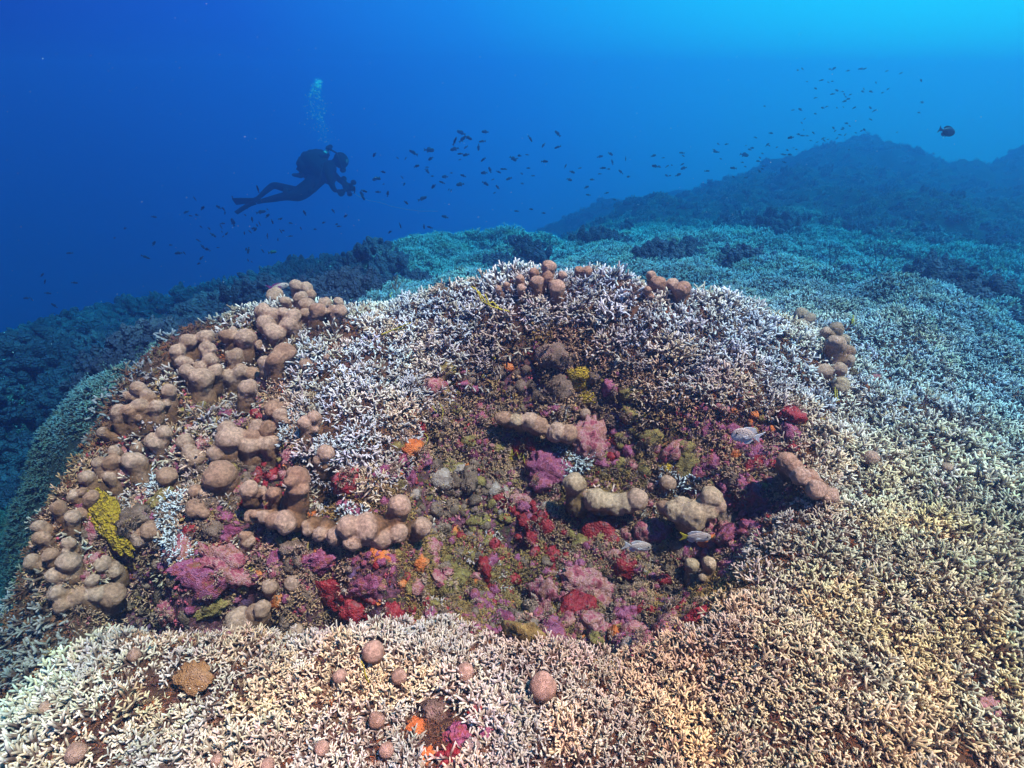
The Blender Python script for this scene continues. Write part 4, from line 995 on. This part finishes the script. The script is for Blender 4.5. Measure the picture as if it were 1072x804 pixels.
for k in range(105):
    u = RN.random()
    if u < .55: a, b = RN.gauss(884, 32), RN.gauss(104, 22)
    elif u < .8: a = RN.uniform(780, 900); b = 165-(a-780)*.28+RN.gauss(0, 8)
    else: a, b = RN.uniform(690, 800), RN.uniform(150, 188)
    b = max(b, 72)
    put_fish(RN.choice(SF), a, b, RN.uniform(7, 9.5), RN.uniform(2.4, 4.8), R(RN.uniform(-40, 40)), RN.choice((0, math.pi))+RN.uniform(-.5, .5), 'tiny dark fish in the cloud above the distant hill', 'cloud of fish above the hill')
for k in range(16):
    a, b = RN.uniform(400, 560), RN.uniform(165, 215)
    put_fish(RN.choice(SF), a, b, RN.uniform(8, 10), RN.uniform(2.5, 4), R(RN.uniform(-60, 60)), RN.uniform(-.5, .5), 'small dark fish in the loose school over the middle ridge', 'school over the middle ridge')
put_fish(SF[1], 828, 144, 6.5, 6, R(10), 2.9, 'plump dark fish hovering left of the hill summit', None)
put_fish(SF[0], 285, 264, 5.0, 9, R(-6), 0.1, 'greenish slim fish low over the left skyline', None, M_FISH2)
put_fish(SF[1], 965, 107, 9.0, 5, R(10), 0.2, 'small faint fish high left of the big surgeonfish', None)

def big_fish(name, label, cat, px, py, t, Lpx, ang, yaw, hh, bm_, tm, fm, peak=.42, group=None, tailshape=None, wd=.075):
    e = tag(empty(name), label, cat, group); s = Lpx*t/FPX
    e.matrix_world = Matrix.Translation(at(px, py, t)) @ Matrix.Rotation(yaw, 4, 'Z') @ Matrix.Rotation(ang, 4, 'Y') @ Matrix.Diagonal((s, s, s, 1))
    V, F, T = fish_body(hh, wd, 20, 16, peak=peak); link('body', mesh_np('body', V, F, {'t': T}), e, bm_)
    V, F, T = fin(tailshape or [(-.22, .035), (-.36, .10), (-.52, .19), (-.42, .03), (-.42, -.03), (-.52, -.19), (-.36, -.10), (-.22, -.035)], .014); link('tail', mesh_np('tail', V, F, {'t': T}, False), e, tm)
    V, F, T = fin([(.28, hh*.72), (.18, hh*1.12), (.0, hh*1.22), (-.16, hh*1.12), (-.27, hh*.62), (-.2, hh*.3), (0, hh*.7)], .012); link('dorsal_fin', mesh_np('dorsal_fin', V, F, {'t': T}, False), e, fm)
    V, F, T = fin([(.04, -hh*.85), (-.08, -hh*1.25), (-.2, -hh*1.05), (-.27, -hh*.55), (-.15, -hh*.4)], .012); link('anal_fin', mesh_np('anal_fin', V, F, {'t': T}, False), e, fm)
    for sg in (1, -1):
        V, F, T = fin([(.18, -.02), (.05, .05), (-.02, -.02), (.06, -.07)], .008)
        V = [(a, b+sg*(wd*.98+(.18-a)*.12), c) for a, b, c in V]; link('pectoral_fin', mesh_np('pectoral_fin', V, F, {'t': T}, False), e, fm)
        bm = bmesh.new(); bmesh.ops.create_uvsphere(bm, u_segments=12, v_segments=8, radius=.030); me = bpy.data.meshes.new('eye'); bm.to_mesh(me); bm.free()
        o = link('eye', me, e, M_EYE); o.location = (.385, sg*wd*.55, hh*.24)
    V, F, T = fin([(.16, -hh*.7), (.06, -hh*1.3), (.02, -hh*.8)], .01); link('pelvic_fin', mesh_np('pelvic_fin', V, F, {'t': T}, False), e, fm)
    return e
big_fish('surgeonfish', 'dark oval surgeonfish alone in open water at upper right', 'fish', 991, 137.5, 4.0, 21, R(12), 0.15, .205, M_FISH, M_FISH, M_FISH, .45,
   tailshape=[(-.22, .04), (-.40, .07), (-.50, .17), (-.47, 0), (-.50, -.17), (-.40, -.07), (-.22, -.04)])
GD = 'silvery damselfish in the hollow'
def dt(px, py): return (hit(px, py) or 1.7)-.13
big_fish('damselfish', 'silvery damselfish with a forked white tail at the upper right of the hollow', 'fish', 782, 456, dt(782, 470), 37, R(-14), 3.3, .23, M_DAM, M_FINP, M_FINP, .40, GD)
big_fish('damselfish', 'silvery damselfish facing right beside the crimson sponge', 'fish', 667, 572, dt(667, 580), 31, R(12), .1, .21, M_DAM, M_FINP, M_FINP, .40, GD)
big_fish('damselfish', 'silvery damselfish with yellow tail under the horn coral', 'fish', 728, 562, dt(728, 572), 31, R(-4), -.1, .21, M_DAM, M_FINY, M_FINP, .40, GD)
big_fish('damselfish', 'pale small fish over the dark slope beside the upper left corals', 'fish', 239, 331, 2.4, 17, R(-25), .3, .23, M_DAM, M_FINP, M_FINP, .4, 'pale fish over the left rim')
big_fish('damselfish', 'pale fish with violet back above the skyline corals at upper left', 'fish', 291, 300, 2.3, 22, R(-8), .2, .14, M_DAM, M_FINV, M_FINV, .4, 'pale fish over the left rim')


# ---------------------------------------------------------------- diver
DT = 8.6
def dp_(px, py, dz=0): return at(px, py, DT+dz)
M_SUIT = fmat('black_neoprene', (.010, .004, .008), .95); M_GEAR = fmat('dark_gear', (.014, .007, .010), .9)
for m_ in (M_SUIT, M_GEAR): m_.node_tree.nodes['Principled BSDF'].inputs['Specular IOR Level'].default_value = .06
M_GEARX = M_GEAR; M_SKIN = fmat('skin', (.35, .18, .12), .6)
M_TANK = fmat('dark_tank_paint', (.03, .03, .045), .4); M_METAL = fmat('steel', (.5, .5, .52), .3); M_GLASS = fmat('mask_glass', (.10, .14, .16), .1)
DO = dp_(325, 190)
diver = tag(empty('person', DO), 'scuba diver in black wetsuit gliding right, holding a camera rig out in front', 'person')
def skin(name, nodes, edges, m, parent, org, sub=2):
    me = bpy.data.meshes.new(name); me.from_pydata([tuple(Vector(n[0])-org) for n in nodes], edges, [])
    o = link(name, me, parent); 
    md = o.modifiers.new('skin', 'SKIN'); md.use_smooth_shade = True
    for i, n in enumerate(nodes):
        sv_ = me.skin_vertices[0].data[i]; r_ = n[1]; sv_.radius = (r_, r_) if not isinstance(r_, tuple) else r_
        sv_.use_root = (i == 0)
    s2 = o.modifiers.new('sub', 'SUBSURF'); s2.levels = sub; s2.render_levels = sub
    me.materials.append(m); return o
nd = [(dp_(317,203), .128), (dp_(325,195), .122), (dp_(334,184), .145), (dp_(343,176), .15), (dp_(350,171), .075), (dp_(356,168), .10), (dp_(360,167), .095),   # 0 pelvis..6 head
 (dp_(344,180,-.22), .075), (dp_(346,190,-.27), .055), (dp_(350,199,-.22), .042), (dp_(353,200,-.18), .035),     # near arm 7..10
 (dp_(345,178,.2), .07), (dp_(354,187,.22), .05), (dp_(361,193,.12), .04), (dp_(363,195,.06), .035),             # far arm 11..14
 (dp_(312,205,-.1), .10), (dp_(300,205,-.12), .072), (dp_(286,208,-.12), .056), (dp_(274,210.5,-.12), .036), (dp_(268,212,-.12), .035),   # near leg
 (dp_(312,202,.14), .10), (dp_(299,197,.16), .068), (dp_(286,193.5,.16), .060), (dp_(277,201,.16), .044), (dp_(270,207.5,.16), .032), (dp_(266,209,.16), .034)]
ed = [(0,1),(1,2),(2,3),(3,4),(4,5),(5,6),(3,7),(7,8),(8,9),(9,10),(3,11),(11,12),(12,13),(13,14),(0,15),(15,16),(16,17),(17,18),(18,19),(0,20),(20,21),(21,22),(22,23),(23,24),(24,25)]
skin('body', nd, ed, M_SUIT, diver, DO)
def hand(p, d, name='hand'):
    d = Vector(d).normalized(); a = Vector((0, -1, 0)); b = d.cross(a).normalized(); N_ = [(p, .032), (p+d*.05, .036), (p+d*.08, .03)]; E_ = [(0, 1), (1, 2)]
    for k, ln in enumerate((.06, .07, .066, .052)):
        o_ = b*(k-1.5)*.021; n0 = len(N_); N_ += [(p+d*.09+o_, .011), (p+d*(.09+ln*.55)+o_+a*.012, .010), (p+d*(.08+ln)+o_+a*.04, .009)]; E_ += [(2, n0), (n0, n0+1), (n0+1, n0+2)]
    n0 = len(N_); N_ += [(p+d*.03+b*.045, .013), (p+d*.065+b*.06+a*.03, .011)]; E_ += [(1, n0), (n0, n0+1)]
    return skin(name, N_, E_, M_SUIT, diver, DO, 1)
hand(dp_(352,200,-.18), (1, .1, -.1)); hand(dp_(362,195,.06), (1, -.2, -.1))
def cyl(name, p0, p1, r, m, parent, org, seg=16, cap=True, ta=1.0):
    mb = MB(); p0, p1 = Vector(p0)-org, Vector(p1)-org; n = 6
    mb.tube([p0.lerp(p1, i/n) for i in range(n+1)], [r*(.6 if i == 0 and cap else 1-(1-ta)*i/n) for i in range(n)]+[r*.7*ta], [0]*(n+1), seg)
    return link(name, mb.mesh(name), parent, m)
def ell(name, p, sx, sy, sz, m, parent, org, rot=0, seed=0, rough=.08):
    me = rock_mesh(name, seed, 3, rough, 1.0); o = link(name, me, parent, m)
    o.matrix_local = Matrix.Translation(Vector(p)-org) @ Matrix.Rotation(rot, 4, 'Y') @ Matrix.Diagonal((sx, sy, sz, 1)); return o
cyl('air_tank', dp_(316,184,.0), dp_(338,163,.0), .105, M_TANK, diver, DO)
tv = cyl('tank_valve', dp_(338,163), dp_(344,157), .035, M_METAL, diver, DO, 8)
cyl('regulator_stage', dp_(342,156,-.05), dp_(347,153,.05), .035, M_GEAR, diver, DO, 8)
ell('buoyancy_vest', dp_(333,176), .30, .22, .20, M_GEAR, diver, DO, R(45), 3, .16)
ell('buoyancy_wing', dp_(321,173), .14, .24, .14, M_GEAR, diver, DO, R(20), 5, .2)
ell('wing_fold', dp_(333,163), .16, .2, .10, M_GEAR, diver, DO, R(10), 6, .2)
ell('hood', dp_(357,168), .118, .105, .125, M_GEAR, diver, DO, 0, 7, .03)
mk = ell('mask', dp_(361.5,168.5), .045, .085, .055, M_GEAR, diver, DO, R(10), 8, .03); ell('mask_lens', dp_(363.6,169), .012, .07, .04, M_GLASS, diver, DO, R(10), 8, .02)
ell('regulator_mouthpiece', dp_(359,178), .05, .05, .04, M_GEAR, diver, DO, 0, 9, .05)
mb = MB(); pts = [dp_(345,156), dp_(352,160,-.15), dp_(356,170,-.2), dp_(358,177,-.1), dp_(359,178)]; mb.tube([p-DO for p in pts], [.014]*5, [0]*5, 8); link('hose', mb.mesh('hose'), diver, M_GEAR)
mb = MB(); pts = [dp_(338,172,-.2), dp_(334,190,-.3), dp_(326,199,-.28)]; mb.tube([p-DO for p in pts], [.014]*3, [0]*3, 8); link('gauge_hose', mb.mesh('gauge_hose'), diver, M_GEAR)
ell('gauge', dp_(325,200,-.28), .04, .03, .055, M_GEAR, diver, DO, .5, 9, .05)
cyl('trailing_pouch', dp_(317,184,-.1), dp_(306,183,-.12), .045, M_GEAR, diver, DO, 10, True, .5)
cyl('knee_pad', dp_(303,202,-.13), dp_(298,202.5,-.13), .075, M_GEAR, diver, DO, 12)
def fin_blade(pts, w0, w1, zoff):
    P_ = [dp_(a, b, zoff)-DO for a, b in pts]; V, F = [], []; n = len(P_)
    for i, p in enumerate(P_):
        d = (P_[min(i+1, n-1)]-P_[max(0, i-1)]).normalized(); s = (w0+(w1-w0)*i/(n-1)); sd2 = Vector(d.cross(Vector((0, 1, 0)))).normalized()
        wv = (Vector((0, 1, 0))*.6+sd2*.8).normalized()*s; th = sd2*.012
        V += [p-wv+th, p+wv+th, p+wv-th, p-wv-th]
        if i:
            q = (i-1)*4
            for k in range(4): F.append((q+k, q+(k+1) % 4, q+4+(k+1) % 4, q+4+k))
    F += [(0, 3, 2, 1), (4*n-4, 4*n-3, 4*n-2, 4*n-1)]
    return link('swim_fin', mesh_np('swim_fin', V, F, None, False), diver, M_GEAR)
fin_blade([(268,209.5),(262,210),(254,210.3),(245,211)], .035, .062, .14); fin_blade([(267,212),(261,214),(253,219),(247,223)], .030, .022, -.12)
# camera rig: housing, ports, two strobe arms
co = dp_(364,196,-.02)
rig = tag(empty('underwater_camera', co), 'dark camera rig with spread strobe arms in front of the diver', 'camera')
ell('housing', co, .085, .07, .07, M_GEAR, rig, co, .3, 4, .12)
for (a, b, dz), nm in (((370,191,-.15), 'strobe_arm'), ((357,203,-.2), 'strobe_arm'), ((366,203,.1), 'strobe_arm'), ((360,187,.1), 'strobe_arm')):
    cyl(nm, co, dp_(a, b, dz), .022, M_GEAR, rig, co, 8); ell('strobe', dp_(a, b, dz), .045, .04, .04, M_GEAR, rig, co, 0, 5, .08)
cyl('lens_port', co, dp_(371,198,0), .045, M_GEAR, rig, co, 10)
# survey line
mb = MB(); LP = [(369,201),(376,206),(386,210),(398,212),(410,216),(424,219),(440,221),(458,221)]
mb.tube([dp_(a, b, -.1*i) for i, (a, b) in enumerate(LP)], [.0022]*len(LP), [0]*len(LP), 6)
tag(link('survey_line', mb.mesh('survey_line'), mat=fmat('white_line', (.4, .4, .4))), 'thin pale line trailing from the camera rig towards the ridge', 'line')

# exhaled bubbles: thin air skins, some of them bright glints
def glass_mat():
    m, nt, b = mat('air_bubble'); b.inputs['Base Color'].default_value = (.6, .72, .75, 1); b.inputs['Roughness'].default_value = .12; b.inputs['Specular IOR Level'].default_value = 1.0; return m
M_BUB = glass_mat()
def specks(name, pts, m, label, sub=1):
    bm0 = bmesh.new(); bmesh.ops.create_icosphere(bm0, subdivisions=sub, radius=1); sv = np.array([tuple(v.co) for v in bm0.verts]); sf = [tuple(v.index for v in f.verts) for f in bm0.faces]; bm0.free()
    Vx, Fx = [], []
    for p, r_ in pts:
        n0 = len(Vx); st = np.array([RN.uniform(.7, 1.4), RN.uniform(.7, 1.4), RN.uniform(.6, 1.1)]); Vx.extend((sv*r_*st+np.array(p)).tolist()); Fx.extend([tuple(n0+k for k in f) for f in sf])
    o = link(name, mesh_np(name, Vx, Fx)); o.data.materials.append(m); return tag(o, label, kind='stuff')
bp = []
for k in range(300):
    f = RN.random()**.8; b = 152-f*66; a = 341-9*math.sin(f*1.9)-2*f+RN.gauss(0, 1.5+5.0*math.sin(math.pi*min(1, f*.95+.08)))
    bp.append((dp_(a, b, RN.gauss(0, .12)), RN.choice((.003, .004, .005, .008))*(1+.6*f)))
for k in range(60): bp.append((dp_(333+RN.gauss(0, 2.2), 89+RN.gauss(0, 3.0), RN.gauss(0, .08)), RN.uniform(.006, .013)))
specks('bubbles', bp, M_BUB, 'stream of exhaled bubbles rising above the diver')
# drifting particles
M_SNOW = fmat('drifting_particle', (.55, .70, .70), .8)
sn = []
for k in range(700):
    t = RN.uniform(1.2, 6.0); p = at(RN.uniform(-150, 1220), RN.uniform(0, 420), t)
    if p.z > .2 or p.z < float(H(np.array([p.x]), np.array([p.y]))[0])+.03: continue
    sn.append((p, RN.choice((.35, .4, .5, .5, .8))*t/FPX*.6))
specks('marine_snow', sn, M_SNOW, 'pale particles drifting in the open water')

# ---------------------------------------------------------------- the water itself
hz = bpy.data.meshes.new('haze'); x0, x1, y0, y1, z0, z1 = -29, 29, -29, 29, float(GZ.min())-1.0, .8
hz.from_pydata([(x0,y0,z0),(x1,y0,z0),(x1,y1,z0),(x0,y1,z0),(x0,y0,z1),(x1,y0,z1),(x1,y1,z1),(x0,y1,z1)], [], [(0,3,2,1),(4,5,6,7),(0,1,5,4),(1,2,6,5),(2,3,7,6),(3,0,4,7)])
hm_ = bpy.data.materials.new('sea_water'); hm_.use_nodes = True; nt = hm_.node_tree; nt.nodes.clear()
pv = nt.nodes.new('ShaderNodeVolumePrincipled'); ou = nt.nodes.new('ShaderNodeOutputMaterial'); nt.links.new(pv.outputs[0], ou.inputs['Volume'])
pv.inputs['Color'].default_value = (.028, .058, .130, 1); pv.inputs['Density'].default_value = HAZE_D
pv.inputs['Absorption Color'].default_value = HAZE_A; pv.inputs['Anisotropy'].default_value = .78
ho = link('haze', hz, mat=hm_); tag(ho, 'blue sea water filling the whole scene', kind='stuff')
